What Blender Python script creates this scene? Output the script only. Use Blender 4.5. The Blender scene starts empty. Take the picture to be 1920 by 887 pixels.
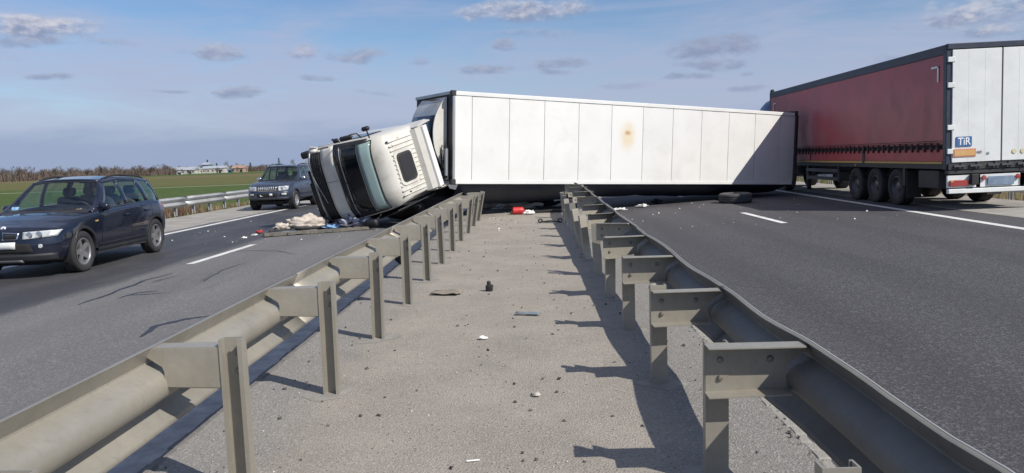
import bpy, bmesh, math, random
from mathutils import Vector, Matrix, noise as mnoise
random.seed(7)
sc = bpy.context.scene
COL = sc.collection
rad = math.radians

# ------------------------------------------------------------------ camera
FPX, CAMH = 1450.0, 1.62
def _n(v): return Vector(v).normalized()
def pray(x, y): return _n(((x-960)/FPX, -(y-443.5)/FPX, -1))
_d = pray(995, 297); _e = pray(1995, 264)
_u = _e.cross(_d).normalized()
if _u.y < 0: _u = -_u
_r = _d.cross(_u)
RW = Matrix((_r, _d, _u))                    # camera axes -> world axes
def pdir(x, y): return RW @ pray(x, y)
def gnd(x, y, z=0.0):
    w = pdir(x, y); t = (z-CAMH)/w.z
    return Vector((0, 0, CAMH)) + w*t
cam = bpy.data.cameras.new('camera'); cam.sensor_width = 36; cam.lens = FPX/1920*36
cam.clip_start = 0.05; cam.clip_end = 9000
camo = bpy.data.objects.new('camera', cam); COL.objects.link(camo)
M4 = RW.to_4x4(); M4.translation = (0, 0, CAMH); camo.matrix_world = M4
sc.camera = camo

# ------------------------------------------------------------------ light, sky
SUN = Vector((0.62, -0.48, 0.70)).normalized()
SUN_EL = math.asin(SUN.z); SUN_AZ = math.atan2(SUN.x, SUN.y)
sl = bpy.data.lights.new('sun', 'SUN'); sl.energy = 5.0; sl.angle = rad(0.53); sl.color = (1, 0.95, 0.87)
so = bpy.data.objects.new('sun', sl); COL.objects.link(so)
so.rotation_euler = SUN.to_track_quat('Z', 'Y').to_euler(); so.location = (30, -30, 60)
vs = sc.view_settings
vs.view_transform = 'Standard'; vs.look = 'None'; vs.gamma = 1; vs.use_curve_mapping = False; vs.exposure = 0.08

class NT:
    """small helper round a node tree"""
    def __init__(s, tree): s.t = tree; s.n = tree.nodes; s.l = tree.links
    def add(s, typ, **kw):
        n = s.n.new(typ)
        for k, v in kw.items(): setattr(n, k, v)
        return n
    def put(s, sock, v):
        if isinstance(v, bpy.types.NodeSocket): s.l.new(v, sock)
        elif v is not None: sock.default_value = v
    def m(s, op, a, b=None, c=None, clamp=False):
        n = s.add('ShaderNodeMath', operation=op, use_clamp=clamp)
        s.put(n.inputs[0], a); s.put(n.inputs[1], b); s.put(n.inputs[2], c)
        return n.outputs[0]
    def vm(s, op, a, b=None):
        n = s.add('ShaderNodeVectorMath', operation=op); s.put(n.inputs[0], a); s.put(n.inputs[1], b)
        return n.outputs[0]
    def noise(s, vec, scale, detail=3, rough=0.55, dist=0):
        n = s.add('ShaderNodeTexNoise'); s.put(n.inputs['Vector'], vec)
        n.inputs['Scale'].default_value = scale; n.inputs['Detail'].default_value = detail
        n.inputs['Roughness'].default_value = rough; n.inputs['Distortion'].default_value = dist
        return n.outputs[0]
    def sstep(s, v, a, b, lo=0, hi=1):
        n = s.add('ShaderNodeMapRange', interpolation_type='SMOOTHSTEP')
        s.put(n.inputs[0], v); s.put(n.inputs[1], a); s.put(n.inputs[2], b); s.put(n.inputs[3], lo); s.put(n.inputs[4], hi)
        return n.outputs[0]
    def mix(s, f, a, b, mode='MIX'):
        n = s.add('ShaderNodeMix', data_type='RGBA', blend_type=mode)
        s.put(n.inputs[0], f)
        for k, v in ((6, a), (7, b)):
            if isinstance(v, tuple): v = (*v[:3], 1)
            s.put(n.inputs[k], v)
        return n.outputs[2]
    def xyz(s, vec):
        n = s.add('ShaderNodeSeparateXYZ'); s.put(n.inputs[0], vec); return n.outputs
    def comb(s, x, y, z):
        n = s.add('ShaderNodeCombineXYZ'); s.put(n.inputs[0], x); s.put(n.inputs[1], y); s.put(n.inputs[2], z); return n.outputs[0]

world = bpy.data.worlds.new('World'); sc.world = world; world.use_nodes = True
W = NT(world.node_tree); W.n.clear()
sky = W.add('ShaderNodeTexSky', sky_type='NISHITA'); sky.sun_disc = False
sky.sun_elevation = SUN_EL; sky.sun_rotation = SUN_AZ; sky.altitude = 80
sky.air_density = 1.0; sky.dust_density = 0.6; sky.ozone_density = 2.0
dirn = W.add('ShaderNodeTexCoord').outputs['Generated']
dx, dy, dz = W.xyz(dirn)
az = W.m('ARCTAN2', dx, dy); el = W.m('ARCSINE', dz)
base = W.mix(1.0, sky.outputs[0], (0.078, 0.089, 0.104), 'MULTIPLY')
# thin high veil: fuller near the horizon, streaky above
stv = W.comb(W.m('MULTIPLY', az, 1.0), W.m('MULTIPLY', el, 5.5), 0.0)
streak = W.noise(stv, 2.4, 7, 0.60, 0.9)
fib = W.noise(W.comb(W.m('MULTIPLY', az, 2.0), W.m('MULTIPLY', W.m('ADD', el, W.m('MULTIPLY', az, 0.05)), 26.0), 1.0), 2.2, 5, 0.62, 0.5)
sv_ = W.m('ADD', W.m('MULTIPLY', W.m('SUBTRACT', streak, 0.5), 0.42), W.m('MULTIPLY', W.m('SUBTRACT', fib, 0.5), 0.10))
veil = W.sstep(W.m('ADD', el, sv_), 0.03, 0.235, 0.88, 0.0)
veil = W.m('MAXIMUM', veil, W.m('MULTIPLY', W.sstep(el, 0.22, 0.60), W.sstep(streak, 0.30, 0.62, 0.10, 0.75)))   # veil added overhead, out of view, to make shadows less blue
col = W.mix(veil, base, (0.405, 0.450, 0.615))
# flat blue-grey bank low over the horizon
bankn = W.noise(stv, 7.0, 4, 0.6, 0.3)
bank = W.sstep(W.m('ADD', el, W.m('MULTIPLY', W.m('SUBTRACT', bankn, 0.5), 0.05)), 0.028, 0.062, 0.62, 0.0)
col = W.mix(bank, col, (0.245, 0.325, 0.500))
# single small clouds
CLOUDS = [  # px, py, half width px, half height px, density, brightness
 (75, 55, 95, 30, 1.0, .85), (60, 80, 90, 10, .6, .3), (410, 103, 70, 19, 1.0, .45), (560, 97, 32, 15, 1.0, .7), (668, 104, 66, 17, .9, .35),
 (785, 118, 34, 9, .8, .25), (92, 149, 45, 8, .8, .2), (322, 170, 36, 6, .8, .15), (448, 176, 50, 16, .9, .35), (592, 147, 48, 9, .75, .25),
 (990, 18, 135, 30, 1.1, .85), (948, 84, 42, 12, .95, .3), (912, 131, 62, 12, .95, .3), (1045, 123, 66, 13, .95, .2), (1040, 137, 40, 7, .8, .15),
 (1345, 88, 92, 30, 1.05, .18), (1338, 126, 60, 14, .95, .15), (1300, 146, 42, 8, .9, .12), (1395, 140, 24, 6, .8, .1), (1410, 165, 40, 7, .6, .1),
 (1820, 28, 110, 30, 1.0, .8), (1850, 60, 80, 15, .95, .7), (700, 176, 50, 7, .5, .3), (1180, 165, 60, 8, .4, .2), (1000, 60, 90, 10, .35, .5),
 (210, 78, 60, 10, .45, .4), (1700, 110, 80, 12, .35, .5), (-150, 90, 120, 30, 1, .6), (2080, 60, 130, 34, 1, .6), (1500, -60, 160, 40, 1, .8), (500, -70, 170, 40, 1, .8),
]
cw = W.comb(W.m('MULTIPLY', az, 1.0), W.m('MULTIPLY', el, 2.0), 3.1)
cn1 = W.noise(cw, 26, 6, 0.62, 0.2)
cn2 = W.noise(cw, 60, 4, 0.6, 0.0)
wob = W.m('MULTIPLY', W.m('SUBTRACT', cn1, 0.5), 3.0)
wn = W.add('ShaderNodeTexNoise'); W.l.new(cw, wn.inputs['Vector']); wn.inputs['Scale'].default_value = 13; wn.inputs['Detail'].default_value = 4
wr_, wg_, wb_ = W.xyz(wn.outputs['Color'])
az_w = W.m('ADD', az, W.m('MULTIPLY', W.m('SUBTRACT', wr_, 0.5), 0.075)); el_w = W.m('ADD', el, W.m('MULTIPLY', W.m('SUBTRACT', wg_, 0.5), 0.022))
for (px, py, hw, hh, den, br) in CLOUDS:
    v = pdir(px, py); a0 = math.atan2(v.x, v.y); e0 = math.asin(v.z)
    ua = W.m('MULTIPLY', W.m('SUBTRACT', az_w, a0), FPX/hw); ue = W.m('MULTIPLY', W.m('SUBTRACT', el_w, e0), FPX/hh)
    # flat base, domed top
    uelow = W.m('MULTIPLY', W.m('MINIMUM', ue, 0.0), 0.55)
    r2 = W.m('ADD', W.m('MULTIPLY', ua, ua), W.m('ADD', W.m('MULTIPLY', ue, ue), W.m('MULTIPLY', uelow, uelow)))
    mk = W.m('ADD', W.m('SUBTRACT', 1.0, r2), wob)
    mk = W.sstep(mk, 0.0, 1.2, 0.0, min(1, den)*0.90)
    top = W.m('ADD', W.m('MULTIPLY', ue, 0.5), W.m('MULTIPLY', W.m('SUBTRACT', cn2, 0.45), 2.2))
    lit = W.sstep(top, -0.35, 0.75, 0.0, br)
    ccol = W.mix(lit, (0.245, 0.295, 0.440), (0.70, 0.68, 0.72))
    col = W.mix(mk, col, ccol)
bg = W.add('ShaderNodeBackground'); W.l.new(col, bg.inputs[0]); bg.inputs[1].default_value = 1.0
wo = W.add('ShaderNodeOutputWorld'); W.l.new(bg.outputs[0], wo.inputs[0])
world.cycles.sampling_method = 'MANUAL'; world.cycles.sample_map_resolution = 512

# ------------------------------------------------------------------ materials
MATS = {}
def mat(name, c, rough=0.6, metal=0.0, var=0.0, vscale=3.0, c2=None, bump=0.0, bscale=60.0, spec=0.5, coat=0.0, dirt=0.0, dirtc=(0.30, 0.27, 0.22)):
    if name in MATS: return MATS[name]
    m = bpy.data.materials.new(name); m.use_nodes = True; T = NT(m.node_tree)
    b = m.node_tree.nodes['Principled BSDF']
    b.inputs['Roughness'].default_value = rough; b.inputs['Metallic'].default_value = metal
    b.inputs['Specular IOR Level'].default_value = spec; b.inputs['Coat Weight'].default_value = coat
    b.inputs['Coat Roughness'].default_value = 0.04
    co = T.add('ShaderNodeTexCoord').outputs['Object']
    colr = None
    if var or c2:
        n = T.noise(co, vscale, 5, 0.6)
        f = T.sstep(n, 0.32, 0.70)
        colr = T.mix(f, c, c2 or tuple(x*(1-var) for x in c))
    if name in ('galv', 'galv_dark', 'galv_far'):
        vz = T.add('ShaderNodeTexVoronoi'); T.l.new(co, vz.inputs['Vector']); vz.inputs['Scale'].default_value = 45
        colr = T.mix(T.m('MULTIPLY', T.xyz(vz.outputs['Color'])[0], 0.10), colr, tuple(x*0.55 for x in c))
        sx_, sy_, sz_ = T.xyz(co)
        stn = T.noise(T.comb(T.m('MULTIPLY', sx_, 9.0), T.m('MULTIPLY', sy_, 9.0), T.m('MULTIPLY', sz_, 1.2)), 2.0, 5, 0.7)
        colr = T.mix(T.sstep(stn, 0.52, 0.74, 0, 0.32), colr, (0.17, 0.135, 0.095) if name == 'galv' else (0.10, 0.085, 0.07))
        rsn = T.noise(co, 6.5, 6, 0.75, 0.8); colr = T.mix(T.sstep(rsn, 0.66, 0.76, 0, 0.6), colr, (0.16, 0.085, 0.045))
    if dirt:
        n2 = T.noise(co, 1.7, 6, 0.65, 0.5)
        colr = T.mix(T.sstep(n2, 0.42, 0.75, 0.0, dirt), colr if colr else c, dirtc)
        rr = T.sstep(n2, 0.42, 0.75, rough, min(1, rough+0.3*dirt)); T.l.new(rr, b.inputs['Roughness'])
    if colr: T.l.new(colr, b.inputs['Base Color'])
    else: b.inputs['Base Color'].default_value = (*c, 1)
    if bump:
        bn = T.noise(co, bscale, 3, 0.6)
        bp = T.add('ShaderNodeBump'); bp.inputs['Strength'].default_value = bump; bp.inputs['Distance'].default_value = 0.01
        T.l.new(bn, bp.inputs['Height']); T.l.new(bp.outputs[0], b.inputs['Normal'])
    MATS[name] = m; return m
def glass(name, tint=(0.45, 0.52, 0.5), refl=0.12, dark=0.5):
    """thin tinted pane: see-through plus a Fresnel reflection"""
    m = bpy.data.materials.new(name); m.use_nodes = True; T = NT(m.node_tree); T.n.clear()
    tr = T.add('ShaderNodeBsdfTransparent'); tr.inputs[0].default_value = (*[t*dark for t in tint], 1)
    gl = T.add('ShaderNodeBsdfGlossy'); gl.inputs['Roughness'].default_value = 0.03; gl.inputs['Color'].default_value = (.9, .95, 1, 1)
    fr = T.add('ShaderNodeFresnel'); T.l.new(T.sstep(T.add('ShaderNodeNewGeometry').outputs['Backfacing'], 0, 1, 1.5, 1/1.5), fr.inputs[0])
    mx = T.add('ShaderNodeMixShader'); T.l.new(T.m('ADD', fr.outputs[0], refl-0.04, clamp=True), mx.inputs[0])
    T.l.new(tr.outputs[0], mx.inputs[1]); T.l.new(gl.outputs[0], mx.inputs[2])
    o = T.add('ShaderNodeOutputMaterial'); T.l.new(mx.outputs[0], o.inputs[0]); MATS[name] = m; return m

def asphalt(name, c, c2, agg, lanes=None, dark_left=False):
    m = bpy.data.materials.new(name); m.use_nodes = True; T = NT(m.node_tree); b = m.node_tree.nodes['Principled BSDF']
    pos = T.add('ShaderNodeNewGeometry').outputs['Position']; X, Y, Z = T.xyz(pos)
    big = T.noise(T.comb(T.m('MULTIPLY', X, 1.0), T.m('MULTIPLY', Y, 0.22), 0.0), 0.9, 5, 0.6)
    colr = T.mix(T.sstep(big, 0.3, 0.7), c, c2)
    fine = T.noise(pos, 95, 3, 0.75)
    vor = T.add('ShaderNodeTexVoronoi'); T.l.new(pos, vor.inputs['Vector']); vor.inputs['Scale'].default_value = 48
    stone = T.xyz(vor.outputs['Color'])[0]
    colr = T.mix(T.m('MULTIPLY', T.sstep(stone, 0.55, 1.0), agg), colr, tuple(min(1, x*2.3) for x in c))
    colr = T.mix(T.m('MULTIPLY', T.sstep(fine, 0.62, 0.40), 0.65), colr, tuple(x*0.35 for x in c))
    if lanes:
        for x0 in lanes:   # polished wheel paths
            d = T.m('ABSOLUTE', T.m('SUBTRACT', T.m('ADD', X, T.m('MULTIPLY', T.m('SUBTRACT', big, 0.5), 0.5)), x0))
            colr = T.mix(T.sstep(d, 0.12, 0.5, 0.28, 0.0), colr, tuple(x*0.6 for x in c))
    rough = 0.85
    if dark_left:          # far lane blackened by a spill of oil and diesel
        n = T.noise(T.comb(T.m('MULTIPLY', X, 1.3), T.m('MULTIPLY', Y, 0.3), 0.0), 1.1, 6, 0.65, 0.4)
        e = T.m('ADD', X, T.m('MULTIPLY', T.m('SUBTRACT', n, 0.5), 1.0))
        s1 = T.m('MULTIPLY', T.sstep(e, -6.55, -6.95), T.sstep(e, -10.3, -9.9))
        s1 = T.m('MULTIPLY', s1, T.sstep(n, 0.25, 0.6, 0.7, 1.0))
        sm = T.noise(T.comb(T.m('MULTIPLY', X, 1.0), T.m('MULTIPLY', Y, 0.16), 4.0), 1.7, 5, 0.7, 0.8)
        s1 = T.m('MAXIMUM', s1, T.m('MULTIPLY', T.sstep(sm, 0.60, 0.70), T.sstep(X, -4.0, -7.0)))
        colr = T.mix(T.m('MULTIPLY', s1, 0.8), colr, (0.022, 0.022, 0.026))
        T.l.new(T.sstep(s1, 0, 1, 0.85, 0.6), b.inputs['Roughness'])
    else: b.inputs['Roughness'].default_value = rough
    b.inputs['Specular IOR Level'].default_value = 0.35
    T.l.new(colr, b.inputs['Base Color'])
    bp = T.add('ShaderNodeBump'); bp.inputs['Strength'].default_value = 0.7; bp.inputs['Distance'].default_value = 0.006
    T.l.new(T.m('ADD', vor.outputs['Distance'], fine), bp.inputs['Height']); T.l.new(bp.outputs[0], b.inputs['Normal'])
    MATS[name] = m; return m
asphalt('asphalt_left', (0.165, 0.161, 0.162), (0.205, 0.200, 0.194), 0.35, (-3.7, -5.5), True)
asphalt('asphalt_right', (0.071, 0.068, 0.073), (0.086, 0.083, 0.087), 0.85, (3.0, 4.7, 6.9, 8.6))

def median_mat():
    m = bpy.data.materials.new('median_dust'); m.use_nodes = True; T = NT(m.node_tree); b = m.node_tree.nodes['Principled BSDF']
    pos = T.add('ShaderNodeNewGeometry').outputs['Position']; X, Y, Z = T.xyz(pos)
    big = T.noise(pos, 1.3, 6, 0.65)
    colr = T.mix(T.sstep(big, 0.3, 0.7), (0.270, 0.243, 0.208), (0.335, 0.302, 0.256))
    # greyer, blue-ish worn band near the right-hand posts
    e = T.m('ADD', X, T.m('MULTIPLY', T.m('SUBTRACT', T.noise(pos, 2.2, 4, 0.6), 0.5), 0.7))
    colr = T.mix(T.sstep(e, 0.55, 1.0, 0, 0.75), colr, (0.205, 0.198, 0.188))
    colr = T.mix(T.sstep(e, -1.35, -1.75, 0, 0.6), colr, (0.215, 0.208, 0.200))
    v = T.add('ShaderNodeTexVoronoi'); T.l.new(pos, v.inputs['Vector']); v.inputs['Scale'].default_value = 85
    st = T.xyz(v.outputs['Color'])[1]
    colr = T.mix(T.sstep(st, 0.62, 1.0, 0, 0.55), colr, (0.43, 0.40, 0.355))
    f = T.noise(pos, 70, 4, 0.8)
    colr = T.mix(T.sstep(f, 0.47, 0.33, 0, 0.75), colr, (0.085, 0.078, 0.07))
    v2 = T.add('ShaderNodeTexVoronoi'); T.l.new(pos, v2.inputs['Vector']); v2.inputs['Scale'].default_value = 20
    sp = T.m('MULTIPLY', T.sstep(v2.outputs['Distance'], 0.20, 0.12), T.sstep(T.xyz(v2.outputs['Color'])[0], 0.75, 0.8))
    colr = T.mix(T.m('MULTIPLY', sp, 0.7), colr, (0.07, 0.065, 0.06))
    T.l.new(colr, b.inputs['Base Color']); b.inputs['Roughness'].default_value = 0.95; b.inputs['Specular IOR Level'].default_value = 0.2
    bp = T.add('ShaderNodeBump'); bp.inputs['Strength'].default_value = 0.8; bp.inputs['Distance'].default_value = 0.008
    T.l.new(T.m('ADD', f, T.m('MULTIPLY', v.outputs['Distance'], 0.8)), bp.inputs['Height']); T.l.new(bp.outputs[0], b.inputs['Normal'])
    MATS['median_dust'] = m
median_mat()

def field_mat():
    m = bpy.data.materials.new('field'); m.use_nodes = True; T = NT(m.node_tree); b = m.node_tree.nodes['Principled BSDF']
    pos = T.add('ShaderNodeNewGeometry').outputs['Position']; X, Y, Z = T.xyz(pos)
    n = T.noise(T.comb(T.m('MULTIPLY', X, .02), T.m('MULTIPLY', Y, .05), 0), 1.2, 5, 0.6)
    n2 = T.noise(pos, 0.6, 6, 0.7); n3 = T.noise(pos, 9, 4, 0.7)
    q = T.m('ADD', T.m('ADD', Y, T.m('MULTIPLY', X, 0.12)), T.m('MULTIPLY', T.m('SUBTRACT', n, 0.5), 26))
    green, tan, olive, brown = (0.060, 0.105, 0.028), (0.185, 0.150, 0.080), (0.118, 0.118, 0.046), (0.17, 0.125, 0.075)
    c = T.mix(T.sstep(q, 38, 60), tan, green)
    c = T.mix(T.sstep(q, 112, 130), c, olive)
    c = T.mix(T.sstep(q, 210, 250), c, (0.145, 0.125, 0.062))
    c = T.mix(T.sstep(q, 300, 345), c, green)
    c = T.mix(T.sstep(q, 430, 520), c, (0.10, 0.105, 0.05))
    c = T.mix(T.sstep(n2, 0.42, 0.72, 0, 0.45), c, tan)
    c = T.mix(T.sstep(n3, 0.42, 0.7, 0, 0.35), c, (0.05, 0.055, 0.025))
    p = T.m('ABSOLUTE', T.m('SUBTRACT', T.m('SUBTRACT', Y, T.m('MULTIPLY', X, 0.22)), 130.0))
    c = T.mix(T.sstep(p, 2.2, 1.2, 0, 0.8), c, (0.30, 0.27, 0.19))
    c = T.mix(T.sstep(T.m('ABSOLUTE', X), 21, 15.5), c, brown)
    T.l.new(c, b.inputs['Base Color']); b.inputs['Roughness'].default_value = 1; b.inputs['Specular IOR Level'].default_value = 0.1
    bp = T.add('ShaderNodeBump'); bp.inputs['Strength'].default_value = 0.6; bp.inputs['Distance'].default_value = 0.15
    T.l.new(n3, bp.inputs['Height']); T.l.new(bp.outputs[0], b.inputs['Normal'])
    MATS['field'] = m
field_mat()
mat('shoulder', (0.25, 0.235, 0.21), 0.95, var=0.3, vscale=1.5, bump=0.6, bscale=45, c2=(0.33, 0.31, 0.275))
mat('paint', (0.62, 0.61, 0.58), 0.7, c2=(0.72, 0.71, 0.68), vscale=2.0, dirt=0.55, dirtc=(0.25, 0.245, 0.24))
mat('paint_worn', (0.42, 0.41, 0.39), 0.8, c2=(0.25, 0.245, 0.24), vscale=5, dirt=0.6, dirtc=(0.2, 0.195, 0.19))
mat('foot_patch', (0.22, 0.208, 0.188), 0.9, c2=(0.29, 0.268, 0.235), vscale=9, bump=.7, bscale=60)
mat('kerb_dark', (0.17, 0.16, 0.148), 0.95, var=0.25, vscale=5, bump=.8, bscale=60)  # darker grey than the other kerb
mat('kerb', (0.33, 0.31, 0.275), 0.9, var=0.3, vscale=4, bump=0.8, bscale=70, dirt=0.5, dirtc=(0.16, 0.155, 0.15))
mat('galv_lip', (0.50, 0.49, 0.46), 0.5, 0.2)  # lit top edge of the beam put in as a paler steel colour
mat('galv_dark', (0.13, 0.125, 0.115), 0.6, 0.1, c2=(0.165, 0.16, 0.145), vscale=2.0, dirt=0.5, dirtc=(0.10, 0.095, 0.085))  # shade on the buckled beam deepened by a darker steel colour
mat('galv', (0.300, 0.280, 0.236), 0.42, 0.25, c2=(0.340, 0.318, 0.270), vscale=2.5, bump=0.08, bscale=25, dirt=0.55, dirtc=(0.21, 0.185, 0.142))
mat('galv_far', (0.40, 0.41, 0.41), 0.45, 0.3, c2=(0.47, 0.48, 0.48), vscale=2, dirt=0.3, dirtc=(.25, .23, .2))
mat('bolt', (0.22, 0.20, 0.17), 0.5, 0.5)
mat('rubber_lit', (0.060, 0.058, 0.060), 0.85, bump=0.4, bscale=40, dirt=0.5, dirtc=(0.11, 0.105, 0.10))  # paler than rubber: sunlight on the loose tyre put into its colour
mat('rubber', (0.022, 0.022, 0.024), 0.85, bump=0.4, bscale=40, dirt=0.35, dirtc=(0.075, 0.07, 0.065))
mat('black_plastic', (0.018, 0.018, 0.02), 0.55, dirt=0.25, dirtc=(0.08, 0.075, 0.07))
mat('black_gloss', (0.010, 0.010, 0.012), 0.18, coat=0.3)
mat('dark_void', (0.010, 0.010, 0.011), 0.9)
mat('truck_white', (0.60, 0.58, 0.525), 0.35, coat=0.2, dirt=0.5, dirtc=(0.36, 0.33, 0.275))
mat('panel_white', (0.71, 0.71, 0.69), 0.38, bump=0.05, bscale=1.4, c2=(0.67, 0.67, 0.65), vscale=0.8, dirt=0.25, dirtc=(0.52, 0.50, 0.455))
mat('seam', (0.06, 0.06, 0.06), 0.8)
mat('alu', (0.42, 0.42, 0.42), 0.4, 0.7, dirt=0.3)
mat('alu_dark', (0.10, 0.10, 0.11), 0.5, 0.4)
mat('chrome', (0.7, 0.7, 0.72), 0.15, 1.0)
mat('dark_metal', (0.035, 0.036, 0.04), 0.6, 0.2, dirt=0.5, dirtc=(0.10, 0.09, 0.08))
mat('visor', (0.235, 0.325, 0.315), 0.2, coat=0.3, dirt=0.25, dirtc=(0.42, 0.46, 0.44))
mat('cab_glass', (0.010, 0.012, 0.015), 0.08, spec=0.6)
mat('red_tarp', (0.37, 0.056, 0.074), 0.45, c2=(0.30, 0.055, 0.070), vscale=0.9, bump=0.25, bscale=3.0, dirt=0.6, dirtc=(0.30, 0.135, 0.135))
mat('red_board', (0.40, 0.055, 0.065), 0.5, dirt=0.45, dirtc=(0.15, 0.075, 0.07))
mat('strap', (0.035, 0.012, 0.016), 0.8)
mat('navy', (0.020, 0.028, 0.05), 0.5, dirt=0.4, dirtc=(0.07, 0.07, 0.08))
mat('door_white', (0.72, 0.735, 0.72), 0.45, c2=(0.65, 0.67, 0.655), vscale=1.3, dirt=0.5, dirtc=(0.52, 0.53, 0.51))
mat('yellow', (0.50, 0.34, 0.10), 0.6, dirt=0.5)
mat('sticker', (0.62, 0.55, 0.36), 0.6, dirt=.4)
mat('orange', (0.58, 0.34, 0.12), 0.5, dirt=0.4, dirtc=(.6, .45, .3))
mat('pink_red', (0.55, 0.22, 0.16), 0.5)
mat('blue_sign', (0.03, 0.12, 0.33), 0.45, dirt=0.25)
mat('white_ink', (0.75, 0.76, 0.76), 0.5)
mat('grey_ink', (0.22, 0.22, 0.23), 0.6)
mat('red_lamp', (0.35, 0.03, 0.03), 0.25, coat=0.4, dirt=0.3)
mat('blue_cab', (0.02, 0.055, 0.17), 0.35, coat=0.5, dirt=0.2)
mat('plate_grey', (0.22, 0.28, 0.36), 0.5, c2=(0.14, 0.19, 0.26), vscale=6)
mat('plate_white', (0.62, 0.63, 0.62), 0.5, c2=(0.5, 0.51, 0.51), vscale=8)
mat('car_blue', (0.003, 0.0055, 0.016), 0.22, coat=0.9, dirt=0.16, dirtc=(0.026, 0.027, 0.033))
mat('car_grey', (0.032, 0.042, 0.072), 0.30, 0.3, coat=0.7, dirt=0.3, dirtc=(0.075, 0.078, 0.085))
mat('car_trim', (0.014, 0.015, 0.019), 0.6, dirt=0.35, dirtc=(0.06, 0.058, 0.055))
mat('prado_trim', (0.030, 0.034, 0.046), 0.5, dirt=0.4, dirtc=(0.08, 0.078, 0.075))
mat('rim_dark', (0.36, 0.36, 0.37), 0.32, 0.7)
mat('rim_light', (0.55, 0.55, 0.56), 0.3, 0.7)
mat('lamp_lens', (0.55, 0.57, 0.56), 0.12, coat=0.8, c2=(0.30, 0.32, 0.33), vscale=9)
mat('amber', (0.45, 0.30, 0.12), 0.3)
mat('seat_fabric', (0.045, 0.046, 0.05), 0.9)
mat('skin', (0.48, 0.29, 0.21), 0.55)
mat('hair', (0.02, 0.015, 0.012), 0.7)
mat('dark_jacket', (0.016, 0.018, 0.026), 0.85)
glass('car_glass', (0.86, 0.97, 0.94), 0.07, 0.95)
glass('car_glass_tint', (0.74, 0.90, 0.88), 0.07, 0.9)
mat('stone_dark', (0.075, 0.07, 0.063), 0.9); mat('stone_pale', (0.42, 0.40, 0.36), 0.9)
mat('cloth_pale', (0.56, 0.49, 0.42), 0.95, c2=(0.40, 0.35, 0.31), vscale=7, bump=0.6, bscale=30)
mat('cloth_navy', (0.025, 0.028, 0.085), 0.9, c2=(0.50, 0.50, 0.55), vscale=6)
mat('bag_blue', (0.13, 0.26, 0.46), 0.35, c2=(0.33, 0.50, 0.72), vscale=12)
mat('wood_trim', (0.16, 0.145, 0.12), 0.8, c2=(0.10, 0.092, 0.08), vscale=6)
mat('red_plastic', (0.62, 0.035, 0.035), 0.45, var=0.3, vscale=8)
mat('cardboard', (0.27, 0.235, 0.185), 0.9, var=0.25, vscale=12)
mat('plastic_blue', (0.16, 0.20, 0.23), 0.5)
mat('foam_white', (0.72, 0.71, 0.68), 0.8)
mat('bitumen', (0.030, 0.034, 0.046), 0.6)
mat('bark', (0.085, 0.068, 0.056), 0.95); mat('twig', (0.125, 0.095, 0.078), 0.95); mat('twig_grey', (0.13, 0.115, 0.10), 0.95)
mat('conifer', (0.018, 0.032, 0.022), 0.95)
mat('dry_grass', (0.26, 0.20, 0.115), 0.95, c2=(0.13, 0.12, 0.05), vscale=1.5); mat('bramble', (0.115, 0.055, 0.042), 0.95)
mat('roof_grey', (0.36, 0.38, 0.41), 0.7, var=0.2, vscale=.3); mat('wall_pale', (0.50, 0.48, 0.44), 0.9, var=0.2, vscale=.4)
mat('wall_pink', (0.36, 0.25, 0.20), 0.9); mat('roof_tile', (0.36, 0.235, 0.18), 0.9, var=.2, vscale=1); mat('shed_blue', (0.06, 0.16, 0.24), 0.7)

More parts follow.
